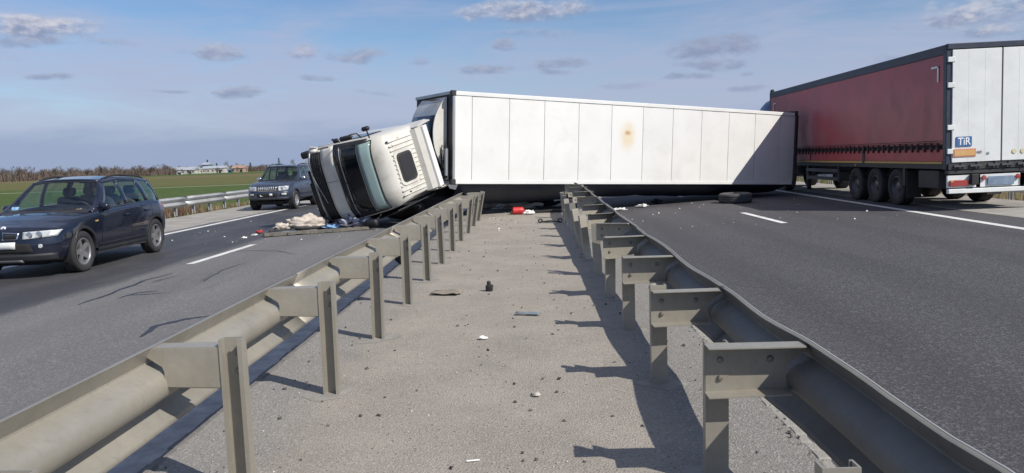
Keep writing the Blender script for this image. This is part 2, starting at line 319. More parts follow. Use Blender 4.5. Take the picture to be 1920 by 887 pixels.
# ------------------------------------------------------------------ mesh helpers
class MB:
    def __init__(s): s.v = []; s.f = []
    def add(s, vs_, fs):
        o = len(s.v); s.v += [tuple(v) for v in vs_]; s.f += [tuple(i+o for i in f) for f in fs]; return s
    def box(s, c, d, R=None, bev=0.0):
        hx, hy, hz = d[0]/2, d[1]/2, d[2]/2; c = Vector(c)
        if bev:
            b = min(bev, hx*.9, hy*.9, hz*.9); P = []; idx = {}
            for sx in (-1, 1):
                for sy in (-1, 1):
                    for sz in (-1, 1):
                        for a in range(3):
                            p = [sx*(hx-b), sy*(hy-b), sz*(hz-b)]; p[a] = (sx*hx, sy*hy, sz*hz)[a]
                            idx[(sx, sy, sz, a)] = len(P); P.append(Vector(p))
            F = []; S = (-1, 1)
            for sg in S:
                for a in range(3):
                    o1, o2 = (a+1) % 3, (a+2) % 3; q = []
                    for (u, w) in ((-1, -1), (1, -1), (1, 1), (-1, 1)):
                        k = [0]*3; k[a] = sg; k[o1] = u; k[o2] = w; q.append(idx[(*k, a)])
                    F.append(tuple(q if sg > 0 else q[::-1]))
            for a in range(3):
                o1, o2 = (a+1) % 3, (a+2) % 3
                for u in S:
                    for w in S:
                        k0 = [0]*3; k0[a] = -1; k0[o1] = u; k0[o2] = w; k1 = list(k0); k1[a] = 1
                        q = [idx[(*k0, o1)], idx[(*k1, o1)], idx[(*k1, o2)], idx[(*k0, o2)]]
                        F.append(tuple(q if u*w < 0 else q[::-1]))
            for sx in S:
                for sy in S:
                    for sz in S:
                        q = [idx[(sx, sy, sz, a)] for a in range(3)]; F.append(tuple(q if sx*sy*sz > 0 else q[::-1]))
        else:
            P = [Vector((x*hx, y*hy, z*hz)) for x in (-1, 1) for y in (-1, 1) for z in (-1, 1)]
            F = [(0, 1, 3, 2), (4, 6, 7, 5), (0, 4, 5, 1), (2, 3, 7, 6), (0, 2, 6, 4), (1, 5, 7, 3)]
        if R is not None: P = [R @ p for p in P]
        return s.add([p+c for p in P], F)
    def tube(s, path, r, n=8, caps=True):
        path = [Vector(p) for p in path]; rs = r if isinstance(r, (list, tuple)) else [r]*len(path); V = []; F = []
        for i, p in enumerate(path):
            t = (path[min(i+1, len(path)-1)]-path[max(i-1, 0)]).normalized()
            a = t.cross(Vector((0, 0, 1)) if abs(t.z) < 0.9 else Vector((1, 0, 0))).normalized(); b = t.cross(a)
            for k in range(n):
                an = 2*math.pi*k/n; V.append(p+(a*math.cos(an)+b*math.sin(an))*rs[i])
        for i in range(len(path)-1):
            for k in range(n):
                F.append((i*n+k, i*n+(k+1) % n, (i+1)*n+(k+1) % n, (i+1)*n+k))
        if caps: F.append(tuple(range(n))[::-1]); F.append(tuple(range((len(path)-1)*n, len(path)*n)))
        return s.add(V, F)
    def lathe(s, prof, c=(0, 0, 0), n=32, axis='y'):
        """prof: (r, h) pairs turned about an axis"""
        c = Vector(c); V = []; F = []; m = len(prof)
        for k in range(n):
            a = 2*math.pi*k/n
            for (r, h) in prof:
                x, z = r*math.cos(a), r*math.sin(a)
                V.append(c+(Vector((x, h, z)) if axis == 'y' else Vector((x, z, h)) if axis == 'z' else Vector((h, x, z))))
        for k in range(n):
            for i in range(m-1):
                a, b = k*m+i, k*m+i+1; c2, d = ((k+1) % n)*m+i+1, ((k+1) % n)*m+i
                F.append((a, b, c2, d))
        return s.add(V, F)
    def prism(s, poly, ext):
        """flat polygon of 3D points pushed along a vector"""
        n = len(poly); e = Vector(ext); P = [Vector(p) for p in poly]
        V = P+[p+e for p in P]
        F = [tuple(range(n))[::-1], tuple(range(n, 2*n))]+[(i, (i+1) % n, n+(i+1) % n, n+i) for i in range(n)]
        return s.add(V, F)
    def grid(s, fn, nu, nv):
        V = [fn(i/nu, j/nv) for j in range(nv+1) for i in range(nu+1)]
        F = [(j*(nu+1)+i, j*(nu+1)+i+1, (j+1)*(nu+1)+i+1, (j+1)*(nu+1)+i) for j in range(nv) for i in range(nu)]
        return s.add(V, F)
    def build(s, name, m, parent=None, smooth=False, fix=True, sharp=35):
        me = bpy.data.meshes.new(name); me.from_pydata(s.v, [], s.f)
        if fix:
            b = bmesh.new(); b.from_mesh(me); bmesh.ops.recalc_face_normals(b, faces=b.faces); b.to_mesh(me); b.free()
        if smooth:
            me.polygons.foreach_set('use_smooth', [True]*len(me.polygons)); me.set_sharp_from_angle(angle=rad(sharp))
        me.materials.append(MATS[m] if isinstance(m, str) else m)
        o = bpy.data.objects.new(name, me); COL.objects.link(o)
        if parent is not None: o.parent = parent
        return o
def thick(o, t, off=0.0):
    md = o.modifiers.new('thickness', 'SOLIDIFY'); md.thickness = t; md.offset = off; return o
def tag(o, label, cat, group=None):
    o['label'] = label; o['category'] = cat
    if group: o['group'] = group
    return o
def thing(name, label, cat, mw=None, group=None):
    o = bpy.data.objects.new(name, None); COL.objects.link(o); o.empty_display_size = 0.2
    if mw is not None: o.matrix_world = mw
    return tag(o, label, cat, group)
def struct(o): o['kind'] = 'structure'; return o
def link_copy(o, parent, loc=None):
    c = o.copy(); COL.objects.link(c); c.parent = parent
    if loc is not None: c.location = loc
    return c
def copy_tree(o, parent=None):
    c = o.copy(); COL.objects.link(c); c.parent = parent
    for ch in list(o.children): copy_tree(ch, c)
    return c
def at(loc, rz=0, s=1): return Matrix.Translation(loc) @ Matrix.Rotation(rz, 4, 'Z') @ Matrix.Scale(s, 4)
def lerp(a, b, t): return a+(b-a)*t
def interp(tab, x):
    """smooth-ish table lookup of tuples keyed on the first entry"""
    if x <= tab[0][0]: return tab[0][1:]
    for a, b in zip(tab, tab[1:]):
        if x <= b[0]:
            t = (x-a[0])/(b[0]-a[0]); return tuple(lerp(p, q, t) for p, q in zip(a[1:], b[1:]))
    return tab[-1][1:]

# ------------------------------------------------------------------ ground, roads
def zleft(x): return -0.12-0.004*(-2.1-x)
def zright(x): return -0.10+0.0135*(x-1.55)
def sheet(name, cols, ys, m):
    b = MB(); n = len(cols)
    for y in ys:
        for (x, z) in cols: b.v.append((x, y, z))
    for j in range(len(ys)-1):
        for i in range(n-1): b.f.append((j*n+i, j*n+i+1, (j+1)*n+i+1, (j+1)*n+i))
    return b.build(name, m, fix=False)
YF = [-60, 0, 30, 60, 120, 250, 500, 1000, 2500, 5000]
struct(sheet('terrain', [(-5000, -1.0), (-600, -1.0), (-60, -1.0), (-20, -0.95), (-16.0, -0.42), (-13.4, -0.30), (-10, -0.5), (0, -0.5), (10, -0.5), (13.4, -0.12), (16, -0.45), (22, -0.95), (80, -1.0), (700, -1), (5000, -1.0)], YF, 'field'))
YR = [-40, 0, 10, 20, 40, 80, 200, 600, 2000]
road_l = struct(sheet('road_left', [(-10.6, zleft(-10.6)), (-6, zleft(-6)), (-2.10, zleft(-2.10))], YR, 'asphalt_left'))
road_r = struct(sheet('road_right', [(1.56, zright(1.56)), (6, zright(6)), (10.4, zright(10.4))], YR, 'asphalt_right'))
struct(sheet('shoulder_left', [(-14.0, -0.24), (-13.6, -0.17), (-10.6, zleft(-10.6)+.004)], YR, 'shoulder'))
struct(sheet('shoulder_right', [(10.4, zright(10.4)+.004), (13.2, 0.05), (13.8, -0.06), (14.2, -0.3)], YR, 'shoulder'))
# median strip with gentle unevenness
b = MB()
ysm = [-6+0.25*i for i in range(170)]+[40+4*i for i in range(20)]+[130, 200, 400, 900, 2000]
xsm = [-2.125+3.595*i/20 for i in range(21)]
for y in ysm:
    for x in xsm:
        e = min(1, (x+2.125)/.3, (1.47-x)/.3)
        b.v.append((x, y, 0.012*mnoise.noise((x*1.3, y*.8, 0))*max(0, e)-0.004*(e < .5)))
nx = len(xsm)
for j in range(len(ysm)-1):
    for i in range(nx-1): b.f.append((j*nx+i, j*nx+i+1, (j+1)*nx+i+1, (j+1)*nx+i))
median = struct(b.build('median', 'median_dust', smooth=True, fix=False))

def mark(pts, w, z, parent, name='road_marking'):
    """painted strip along a polyline"""
    b = MB(); P = [Vector((p[0], p[1], 0)) for p in pts]
    for i, p in enumerate(P):
        t = (P[min(i+1, len(P)-1)]-P[max(0, i-1)]).normalized(); nrm = Vector((-t.y, t.x, 0))
        for s_ in (-1, 1):
            q = p+nrm*w/2*s_; b.v.append((q.x, q.y, z(q.x)+0.005))
        if i: b.f.append((2*i-2, 2*i, 2*i+1, 2*i-1))
    o = b.build(name, 'paint', parent); return o
mark([(-10.22, y) for y in (-20, 10, 20, 40, 100, 600)], 0.20, zleft, road_l)
mark([(-2.46, y) for y in (-20, 10, 20, 40, 100, 600)], 0.30, zleft, road_l).data.materials[0] = MATS['paint_worn']
for y0 in (2.2, 14.17, 26.2, 38.2, 50, 62, 74, 86): mark([(-6.42, y0), (-6.40, y0+3.3)], 0.16, zleft, road_l)
mark([(9.05, -10), (9.12, 8), (9.18, 14.6), (9.45, 21.2), (9.80, 30), (9.95, 34), (10.1, 50), (10.2, 200), (10.2, 700)], 0.20, zright, road_r)
mark([(1.95, y) for y in (-20, 10, 40, 600)], 0.18, zright, road_r)
for y0 in (17.75, 29.7, 41.7, 53.7, 65.7): mark([(5.75, y0), (5.73, y0+3.45)], 0.16, zright, road_r)
# crack seals on the left carriageway
def seal(px, w, name='crack_seal'):
    pts = [gnd(x, y, -.13) for x, y in px]; fine = []
    for a, c in zip(pts, pts[1:]):
        for k in range(8):
            p = a.lerp(c, k/8); fine.append(p+Vector((0.05*mnoise.noise(p*3.0), 0.08*mnoise.noise(p*2.3+Vector((5, 0, 0))), 0)))
    b = MB()
    for i, p in enumerate(fine):
        t = (fine[min(i+1, len(fine)-1)]-fine[max(0, i-1)]).normalized(); nr = Vector((-t.y, t.x, 0))
        ww = w*(0.25+0.75*math.sin(math.pi*min(1, (i+1)/len(fine))))*(0.7+0.6*random.random())
        for s_ in (-1, 1):
            q = p+nr*ww*s_/2; b.v.append((q.x, q.y, zleft(q.x)+0.004))
        if i: b.f.append((2*i-2, 2*i, 2*i+1, 2*i-1))
    b.build(name, 'bitumen', road_l)
seal([(270, 632), (292, 612), (340, 600), (400, 592)], 0.10)
seal([(150, 570), (200, 552), (270, 526), (330, 510)], 0.07)
seal([(215, 560), (260, 548), (300, 545)], 0.05)
seal([(240, 553), (330, 548)], 0.03)
seal([(380, 528), (420, 505), (470, 490)], 0.035)
seal([(430, 470), (520, 470), (560, 478)], 0.03)
# kerb stones
kst = MB().box((0, 0, 0), (0.075, 0.121, 0.20), bev=0.010).build('kerb_stone', 'kerb')
kst_d = kst.data.copy(); kst_d.materials[0] = MATS['kerb_dark']
def kerb(x, side, label):
    t = thing('kerb', label, 'kerb', Matrix.Translation((x, 0, 0)))
    for i in range(200):
        if i == 0 and side > 0: o = kst; o.parent = t
        else: o = link_copy(kst, t)
        o.location = (random.uniform(-.008, .008), 1.4+0.125*i, -0.097+random.uniform(-.008, .006)); o.rotation_euler = (random.uniform(-.02, .02), random.uniform(-.03, .03), random.uniform(-.02, .02))
    if side < 0:
        for o in t.children: o.data = kst_d
    r = MB().box((0, 26.5+60, -.09), (0.075, 120, .19)).build('kerb_run', 'kerb', t)
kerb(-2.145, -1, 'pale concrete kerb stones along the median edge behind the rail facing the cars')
kerb(1.495, 1, 'pale concrete kerb stones along the median edge beside the bare dark asphalt carriageway')

def zat(x):
    return 0.0 if -2.13 < x < 1.5 else (zleft(x) if x < 0 else zright(x))
def lump(name, m, c, sx, sy, sz, seed, rough_=.35, parent=None, rz=0, detail=18):
    """crumpled closed lump resting on the ground"""
    b = MB()
    def fn(u, v):
        a = 2*math.pi*u; ph = math.pi*v; d = Vector((math.cos(a)*math.sin(ph), math.sin(a)*math.sin(ph), -math.cos(ph)))
        k = 1+rough_*(mnoise.noise(d*1.6+Vector((seed, 0, 0)))+.6*mnoise.noise(d*4+Vector((0, seed, 0)))+.3*mnoise.noise(d*9+Vector((0, 0, seed))))
        return Vector((d.x*sx*k, d.y*sy*k, max(0.002, (d.z*.5+.5)*sz*k)))
    b.grid(fn, detail*2, detail); o = b.build(name, m, parent, smooth=True, sharp=70)
    o.location = (c[0], c[1], c[2] if len(c) > 2 else zat(c[0])+.003); o.rotation_euler.z = rz; return o

# ------------------------------------------------------------------ guardrails
WP = [(.066, .158), (.052, .156), (.088, .094), (.087, .084), (.026, .052), (.012, .040), (.004, .024), (0, .008), (0, -.008), (.004, -.024), (.012, -.040), (.026, -.052), (.087, -.084), (.090, -.094), (.086, -.104), (.044, -.146), (.030, -.156), (.022, -.172)]
WP = [(d*1.25, h*1.24) for d, h in WP]; WTOP = WP[0][1]
def beam(path, parent, m, side, name='beam'):
    """W-beam; path of (x, y, ztop); side +1 puts crests towards +x"""
    b = MB(); n = len(WP)
    for (x, y, z) in path:
        for (d, h) in WP: b.v.append((x+side*d, y, z-WTOP+h))
    for i in range(len(path)-1):
        for k in range(n-1): b.f.append((i*n+k, i*n+k+1, (i+1)*n+k+1, (i+1)*n+k))
    o = b.build(name, m, parent, smooth=True, fix=False, sharp=24); thick(o, 0.006); return o
def c_post(h, m, parent):
    w, d, t = 0.112, 0.062, 0.007
    # open side towards -y, little return lips
    poly = [(-w/2, -d), (-w/2, 0), (w/2, 0), (w/2, -d), (w/2-.022, -d), (w/2-.022, -d+t), (w/2-t, -d+t), (w/2-t, -t), (-w/2+t, -t), (-w/2+t, -d+t), (-w/2+.012, -d+t), (-w/2+.012, -d)]
    b = MB(); n = len(poly)
    for z in (-.05, h):
        for (x, y) in poly: b.v.append((x, y, z))
    for k in range(n): b.f.append((k, (k+1) % n, n+(k+1) % n, n+k))
    b.f.append(tuple(range(n, 2*n)))
    return b.build('post', m, parent)
def spacer_mesh(m, parent, ln=0.329, ext=0.02):
    """pressed channel between post and beam; post at x=0, beam at x=-ln; web faces -y"""
    out = [(ext, 0), (-ln-.01, 0), (-ln-.045, -.020), (-ln+.062, -.105), (-ln+.072, -.135), (-ln+.070, -.175), (-ln+.055, -.222), (ext, -.232)]
    b = MB()
    b.prism([(x, -.055, z) for x, z in out], (0, .005, 0))
    b.prism([(out[0][0], -.0505, 0), (out[1][0], -.0505, 0), (out[1][0]+.02, .055, 0), (out[0][0], .055, 0)], (0, 0, .006))
    b.prism([(out[7][0], -.0505, -.232), (out[6][0], -.0505, -.222), (out[6][0]+.02, .055, -.222), (out[7][0], .055, -.232)], (0, 0, -.006))
    # slanted end lip
    b.prism([(out[1][0], -.0505, .003), (out[2][0], -.0505, -.022), (out[2][0]+.02, .05, -.022), (out[1][0]+.02, .05, .003)], (.004, 0, .004))
    return b.build('spacer', m, parent)
def bolt_mesh(parent):
    b = MB(); b.lathe([(0, -.012), (.011, -.010), (.016, -.003), (.016, .004), (0, .004)], n=10); return b.build('bolt', 'bolt', parent, smooth=True)

def median_rail(name, label, px, rot, ph, ztop, posts, path, tilt, seglen, bm_='galv'):
    t = thing(name, label, 'guardrail', Matrix.Translation((px, 0, 0)))
    proto = None
    for i, y in enumerate(posts):
        tx, ty, dz, dr = tilt(i, y)
        if proto is None or (rot and i == 1):
            p = c_post(ph, 'galv', t); s_ = spacer_mesh('galv', t, ext=.135 if rot else .02)
            b1 = bolt_mesh(p); b1.location = (0.012, -0.012, ph-.075); b2 = bolt_mesh(p); b2.location = (0.012, -0.012, ph-.165)
            for bx_, bz_ in ((.06, -.165), (-.18, -.075), (.06, -.075)):
                if rot: b5 = bolt_mesh(s_); b5.location = (bx_, -.046, bz_); b5.rotation_euler.z = math.pi
            proto = (p, s_)
        else: p, s_ = copy_tree(proto[0], t), copy_tree(proto[1], t)
        p.location = (0, y, 0); p.rotation_euler = (tx, ty, rot+dr)
        R = Matrix.Rotation(rot+dr, 3, 'Z')
        top = Vector((0, y, 0)) + (Matrix.Rotation(ty, 3, 'Y') @ Matrix.Rotation(tx, 3, 'X')) @ Vector((0, 0, ph))
        s_.location = Vector((top.x, top.y, ztop(y)+dz-.012)) + R @ Vector((-.077, .060 if rot else 0, 0))
        s_.rotation_euler = (tx*.5, 0, rot+dr*1.5); s_.scale.z = 1 if rot else .84
        if rot and i == 0: drop = s_
    # beam lengths, lapped over one another
    if rot:      # the first post has lost its spacer
        for ch in list(drop.children): bpy.data.objects.remove(ch)
        bpy.data.objects.remove(drop)
        MB().tube([(x-px+.092, y, z+.002) for x, y, z in path], .004, 5).build('edge_lip', 'galv_lip', t, smooth=True)
    side = -1 if rot == 0 else 1
    i = 0
    while i < len(path)-1:
        j = min(len(path)-1, i+seglen)
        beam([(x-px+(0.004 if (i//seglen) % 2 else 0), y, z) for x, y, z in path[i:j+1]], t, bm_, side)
        i = j
    return t
POST0 = 1.96
posts_l = [2.05]+[POST0+1.70*i for i in range(1, 12)]      # up to the wreck
def tilt_l(i, y):
    if y > 16.5: return (random.uniform(-.05, .1), 0.10+.10*(y-16.5)/4, -.01, random.uniform(-.2, .2))
    return (random.uniform(-.012, .012), random.uniform(-.012, .012), 0, random.uniform(-.05, .05))
def zl(y): return 0.775
path_l = []
for k in range(-8, 80):
    y = k*0.3
    x = -1.80+0.006*mnoise.noise((0, y*.6, 1)); z = zl(y)+0.008*mnoise.noise((3, y*.5, 2))
    if y > 17: x -= 0.02*(y-17); z += -.01*(y-17)
    path_l.append((x, y, z))
median_rail('median_guardrail', 'dusty beige steel guardrail on posts that the overturned cab leans over', -1.46, 0.0, 0.805, zl, posts_l, path_l, tilt_l, 14)
posts_r = [2.16]+[POST0+.03+1.70*i for i in range(1, 12)]
ZR = [(-2, .71), (2.07, .72), (2.44, .69), (2.83, .69), (3.18, .705), (3.63, .715), (4.32, .70), (5.34, .685), (6.26, .70), (7.87, .715), (10, .73), (12.8, .77), (16, .82), (19.5, .88), (24, .86)]
def zr(y): return interp(ZR, y)[0]
TR = {4: (.05, -.03, .0, .1), 5: (.10, .05, .0, -.25), 6: (.16, .06, -.02, .3), 7: (.2, .10, -.01, .2), 8: (.12, .12, .02, -.2), 9: (.15, .12, .02, .2), 10: (.1, .1, .03, .1), 11: (.1, .1, .03, -.1)}
def tilt_r(i, y): return TR.get(i, (random.uniform(-.012, .012), random.uniform(-.01, .01), 0, random.uniform(-.03, .03)))
path_r = []
for k in range(-20, 156):
    y = k*0.15
    x = 1.21+0.020*math.sin(y*2.6+.5)*(1 if y < 9 else .4)+0.012*mnoise.noise((7, y, 0))
    path_r.append((x, y, zr(y)+0.004*mnoise.noise((1, y*2, 0))))
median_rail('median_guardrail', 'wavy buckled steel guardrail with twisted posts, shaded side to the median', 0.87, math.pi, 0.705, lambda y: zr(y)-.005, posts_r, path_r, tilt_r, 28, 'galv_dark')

def shoulder_rail(label, x, z0, ys, side, zt=.70):
    t = thing('roadside_guardrail', label, 'guardrail', Matrix.Translation((x, 0, z0)))
    p0 = None
    for y in ys:
        if p0 is None: p0 = c_post(zt-.02, 'galv_far', t); p = p0
        else: p = link_copy(p0, t)
        p.location = (0, y, 0)
    y = ys[0]-1
    while y < ys[-1]:
        beam([(side*.06, y+k, zt) for k in range(0, 5)], t, 'galv_far', side); y += 4
    return t
shoulder_rail('grey steel guardrail between the pale shoulder and the green field', -14.1, -.14, [4+1.64*i for i in range(50)], 1)
shoulder_rail('grey steel guardrail beyond the red curtain trailer at the verge', 14.0, -.1, [6+1.7*i for i in range(40)], -1)

# ------------------------------------------------------------------ wheels
def make_wheel(parent, name, R, Wd, rimR, rim_m, spokes, loc, out=1, seg=40):
    """axle along y; out=+1: outer face towards +y"""
    tb = MB(); h = Wd/2
    prof = [(rimR, -h*.8), (rimR+.02, -h*.95), (R*.90, -h), (R*.975, -h*.86), (R, -h*.70), (R, -h*.36), (R-.012, -h*.34), (R-.012, -h*.28), (R, -h*.26), (R, h*.26), (R-.012, h*.28), (R-.012, h*.34), (R, h*.36), (R, h*.70), (R*.975, h*.86), (R*.90, h), (rimR+.02, h*.95), (rimR, h*.8), (rimR, -h*.8)]
    w = bpy.data.objects.new(name, None); COL.objects.link(w); w.empty_display_size = .1; w.parent = parent; w.location = loc
    if out < 0: w.rotation_euler = (0, 0, math.pi)
    tb.lathe(prof, n=seg); tb.build('tyre', 'rubber', w, smooth=True, sharp=50)
    rb = MB()
    rb.lathe([(rimR+.012, h*.82), (rimR-.012, h*.86), (rimR-.03, h*.70), (rimR-.035, -h*.7), (rimR+.01, -h*.82)], n=seg)
    rb.lathe([(0, h*.62), (rimR*.22, h*.60), (rimR*.26, h*.40)], n=20)
    for k in range(spokes):
        a = 2*math.pi*k/spokes; Rm = Matrix.Rotation(a, 3, 'Y')
        p = [(rimR*.1, h*.56, -.055), (rimR*.97, h*.74, -.032), (rimR*.97, h*.74, .032), (rimR*.1, h*.56, .055)]
        rb.prism([Rm @ Vector(q) for q in p], (0, -h*.25, 0))
    rb.build('rim', rim_m, w, smooth=True, sharp=30)
    db = MB(); db.lathe([(0, h*.15), (rimR-.037, h*.15)], n=seg); db.build('brake_disc', 'dark_void', w)
    return w
def truck_wheel(parent, loc, out=1, dished=True, name='wheel'):
    R, Wd, rr = 0.50, 0.36, 0.285; h = Wd/2
    w = bpy.data.objects.new(name, None); COL.objects.link(w); w.empty_display_size = .1; w.parent = parent; w.location = loc
    if out < 0: w.rotation_euler = (0, 0, math.pi)
    MB().lathe([(rr, -h*.8), (rr+.03, -h*.95), (R*.88, -h), (R*.97, -h*.88), (R, -h*.75), (R, -h*.4), (R-.014, -h*.38), (R-.014, -h*.3), (R, -h*.28), (R, h*.28), (R-.014, h*.3), (R-.014, h*.38), (R, h*.4), (R, h*.75), (R*.97, h*.88), (R*.88, h), (rr+.03, h*.95), (rr, h*.8), (rr, -h*.8)], n=40).build('tyre', 'rubber', w, smooth=True, sharp=50)
    MB().lathe([(rr+.012, h*.82), (rr-.015, h*.84), (rr-.03, h*.55), (rr-.08, h*.20), (rr*.62, h*.12), (rr*.5, h*.2), (rr*.46, h*.55), (rr*.30, h*.68), (0, h*.68)], n=36).build('rim', 'rim_truck', w, smooth=True, sharp=35)
    nb = MB()
    for k in range(10):
        a = 2*math.pi*k/10; nb.lathe([(0, h*.36), (.016, h*.35), (.018, h*.15)], c=(rr*.56*math.cos(a), 0, rr*.56*math.sin(a)), n=6)
    nb.build('wheel_nut', 'chrome', w)
    return w
mat('rim_truck', (0.10, 0.10, 0.105), 0.5, 0.5, dirt=0.6, dirtc=(0.09, 0.08, 0.07))

# ------------------------------------------------------------------ cars
def sstep(a, b, x):
    t = max(0.0, min(1.0, (x-a)/(b-a))); return t*t*(3-2*t)
class Car:
    def __init__(s, P, mw, name, label):
        s.P = P; s.t = thing(name, label, P['cat'], mw); s.make()
    # section of the lower body at station x (half ring bottom centre -> top centre)
    def sec(s, x):
        P = s.P; w, zb, zt, cr = interp(P['st'], x); H = zt-zb
        key = [(0, zb), (.78, zb), (.92, zb+.03), (.965, zb+.10), (.985, zb+.20*H+.05), (1.0, zb+.46*H), (1.0, zb+.62*H), (.988, zb+.80*H), (.965, zt-.055), (.945, zt-.02), (.915, zt), (.80, zt+.30*cr), (.62, zt+.62*cr), (.40, zt+.85*cr), (.2, zt+.97*cr), (0, zt+cr)]
        return [(k*w, z) for k, z in key]
    def ring(s, x, sub=3):
        k = s.sec(x); out = []; n = len(k)
        for i in range(n-1):
            p0, p1, p2, p3 = k[max(i-1, 0)], k[i], k[i+1], k[min(i+2, n-1)]
            for j in range(sub):
                t = j/sub
                q = []
                for a in (0, 1):
                    m1 = (p2[a]-p0[a])/2; m2 = (p3[a]-p1[a])/2
                    q.append((2*t**3-3*t*t+1)*p1[a]+(t**3-2*t*t+t)*m1+(-2*t**3+3*t*t)*p2[a]+(t**3-t*t)*m2)
                out.append((max(0, q[0]), q[1]))
        out.append(k[-1]); return out
    def warp(s, x, y, z):
        P = s.P; w = interp(P['st'], x)[0]; a = min(1.15, abs(y)/w)
        f = sstep(P['xf']-P['fl'], P['xf'], x); r = sstep(P['xr']+P['rl'], P['xr'], x)
        return Vector((x-f*(P['bf']*a**P['pf']+interp(P['nose'], z)[0])+r*(P['br']*a**3+interp(P['tail'], z)[0]), y, z))
    def front(s, y, z, off=0.0):
        v = s.warp(s.P['xf'], y, z); v.x += off; return v
    def rear(s, y, z, off=0.0):
        v = s.warp(s.P['xr'], y, z); v.x -= off; return v
    def sidey(s, x, z):
        r = s.ring(x); best = None
        for a, b in zip(r[6:], r[7:]):
            if a[1] <= z <= b[1] and b[1] > a[1]: best = lerp(a[0], b[0], (z-a[1])/(b[1]-a[1])); break
        return best if best is not None else (r[28][0] if z > r[20][1] else r[9][0])
    def side(s, x, z, sg, off=0.0):
        y = s.sidey(x, z)+off; return s.warp(x, sg*y, z)
    def cutarch(s, me_b):
        pass
    def make(s):
        P = s.P; t = s.t; R = P['arch']
        xs = []; x = P['xr']
        while x < P['xf']-1e-6: xs.append(x); x += 0.03
        xs.append(P['xf'])
        rings = [s.ring(x) for x in xs]; n = len(rings[0]); top0 = 30   # index where the top deck starts
        b = MB(); idx = {}
        wz = P['rw']+.0
        def vid(i, k, sg):
            if k in (0, n-1): sg = 1
            if (i, k, sg) not in idx:
                y, z = rings[i][k]; v = s.warp(xs[i], sg*y, z)
                if abs(v.y) > .55:
                    for ax in (P['fa'], P['ra']):
                        dx_, dz_ = v.x-ax, v.z-wz; d = math.hypot(dx_, dz_)
                        if abs(d-R) < .021 and d > 0: v.x = ax+dx_*R/d; v.z = wz+dz_*R/d
                idx[(i, k, sg)] = len(b.v); b.v.append(tuple(v))
            return idx[(i, k, sg)]
        for i in range(len(xs)-1):
            cab = P['cab'][0] < xs[i] < P['cab'][1]
            for k in range(n-1):
                if cab and k >= top0: continue
                for sg in (1, -1):
                    q = [vid(i, k, sg), vid(i+1, k, sg), vid(i+1, k+1, sg), vid(i, k+1, sg)]
                    c = sum((Vector(b.v[j]) for j in q), Vector())/4
                    if abs(c.y) > .5 and any(math.hypot(c.x-ax, c.z-wz) < R for ax in (P['fa'], P['ra'])): continue
                    q = list(dict.fromkeys(q))
                    if len(q) > 2: b.f.append(tuple(q if sg < 0 else q[::-1]))
        for i, fr in ((len(xs)-1, s.front), (0, s.rear)):        # end caps, rows across
            m = 16
            rows = []
            for k in range(n):
                y, z = rings[i][k]; rows.append([fr(lerp(-y, y, j/m), z) for j in range(m+1)])
            o = len(b.v)
            for r in rows: b.v += [tuple(v) for v in r]
            for k in range(n-1):
                for j in range(m): b.f.append((o+k*(m+1)+j, o+k*(m+1)+j+1, o+(k+1)*(m+1)+j+1, o+(k+1)*(m+1)+j))
        body = b.build('body', P['paint'], t, smooth=True, sharp=42)
        bm = bmesh.new(); bm.from_mesh(body.data); bmesh.ops.remove_doubles(bm, verts=bm.verts, dist=.002); bmesh.ops.recalc_face_normals(bm, faces=bm.faces); bm.to_mesh(body.data); bm.free()
        # wheel-arch liners and lips
        for ax in (P['fa'], P['ra']):
            for sg in (1, -1):
                lb = MB(); W2 = P['half']
                lb.grid(lambda u, v: Vector((ax+R*math.cos(lerp(-.35, math.pi+.35, u)), sg*lerp(W2*.45, W2*.965, v), wz+R*math.sin(lerp(-.35, math.pi+.35, u)))), 24, 1)
                lb.grid(lambda u, v: Vector((ax+R*v*math.cos(lerp(-.35, math.pi+.35, u)), sg*W2*.45, wz+R*v*math.sin(lerp(-.35, math.pi+.35, u)))), 24, 1)
                lb.build('arch_liner', 'dark_void', t)
                ab = MB(); a0, a1 = P['lip_ang']
                def lip(u, v):
                    an = lerp(a0, a1, u); rr = R+[-.006, 0, P['lip'], P['lip']+.006][round(v*3)]; off = [-.03, .014, .012, -.008][round(v*3)]
                    X, Z = ax+rr*math.cos(an), wz+rr*math.sin(an)
                    return s.side(X, max(Z, interp(P['st'], X)[1]+.12), sg, off)
                ab.grid(lip, 30, 3); ab.build('arch_trim', P['trim'], t, smooth=True)
        # glasshouse
        s.glasshouse()
        # door gaps, handles, sills
        for sg in (1, -1):
            for pts in P['gaps']:
                g = MB(); pv = [s.side(x, z, sg, .0025) for x, z in pts]
                for a, c in zip(pv, pv[1:]):
                    for q in (0, 1):
                        pass
                fine = []
                for (xa, za), (xb_, zb_) in zip(pts, pts[1:]):
                    for k in range(6): fine.append((lerp(xa, xb_, k/6), lerp(za, zb_, k/6)))
                fine.append(pts[-1]); V = []
                for i, (x, z) in enumerate(fine):
                    q0, q1 = fine[max(0, i-1)], fine[min(len(fine)-1, i+1)]; L = math.hypot(q1[0]-q0[0], q1[1]-q0[1]) or 1
                    nx_, nz_ = -(q1[1]-q0[1])/L*.005, (q1[0]-q0[0])/L*.005
                    V += [s.side(x+nx_, z+nz_, sg, .003), s.side(x-nx_, z-nz_, sg, .003)]
                g.add(V, [(2*i, 2*i+1, 2*i+3, 2*i+2) for i in range(len(fine)-1)]); g.build('door_gap', 'dark_void', t)
            for (x, z) in P['handles']:
                y = s.sidey(x, z); MB().box((x, sg*(y+.022), z), (.20, .028, .032), bev=.01).build('door_handle', P['handle_m'], t, smooth=True)
            x0, x1, z0, z1 = P['sill']
            sb = MB(); sb.grid(lambda u, v: s.side(lerp(x0, x1, u), lerp(z0, z1, v), sg, .012+.018*math.sin(math.pi*v)), 20, 4); sb.build('sill', P['trim'], t, smooth=True)
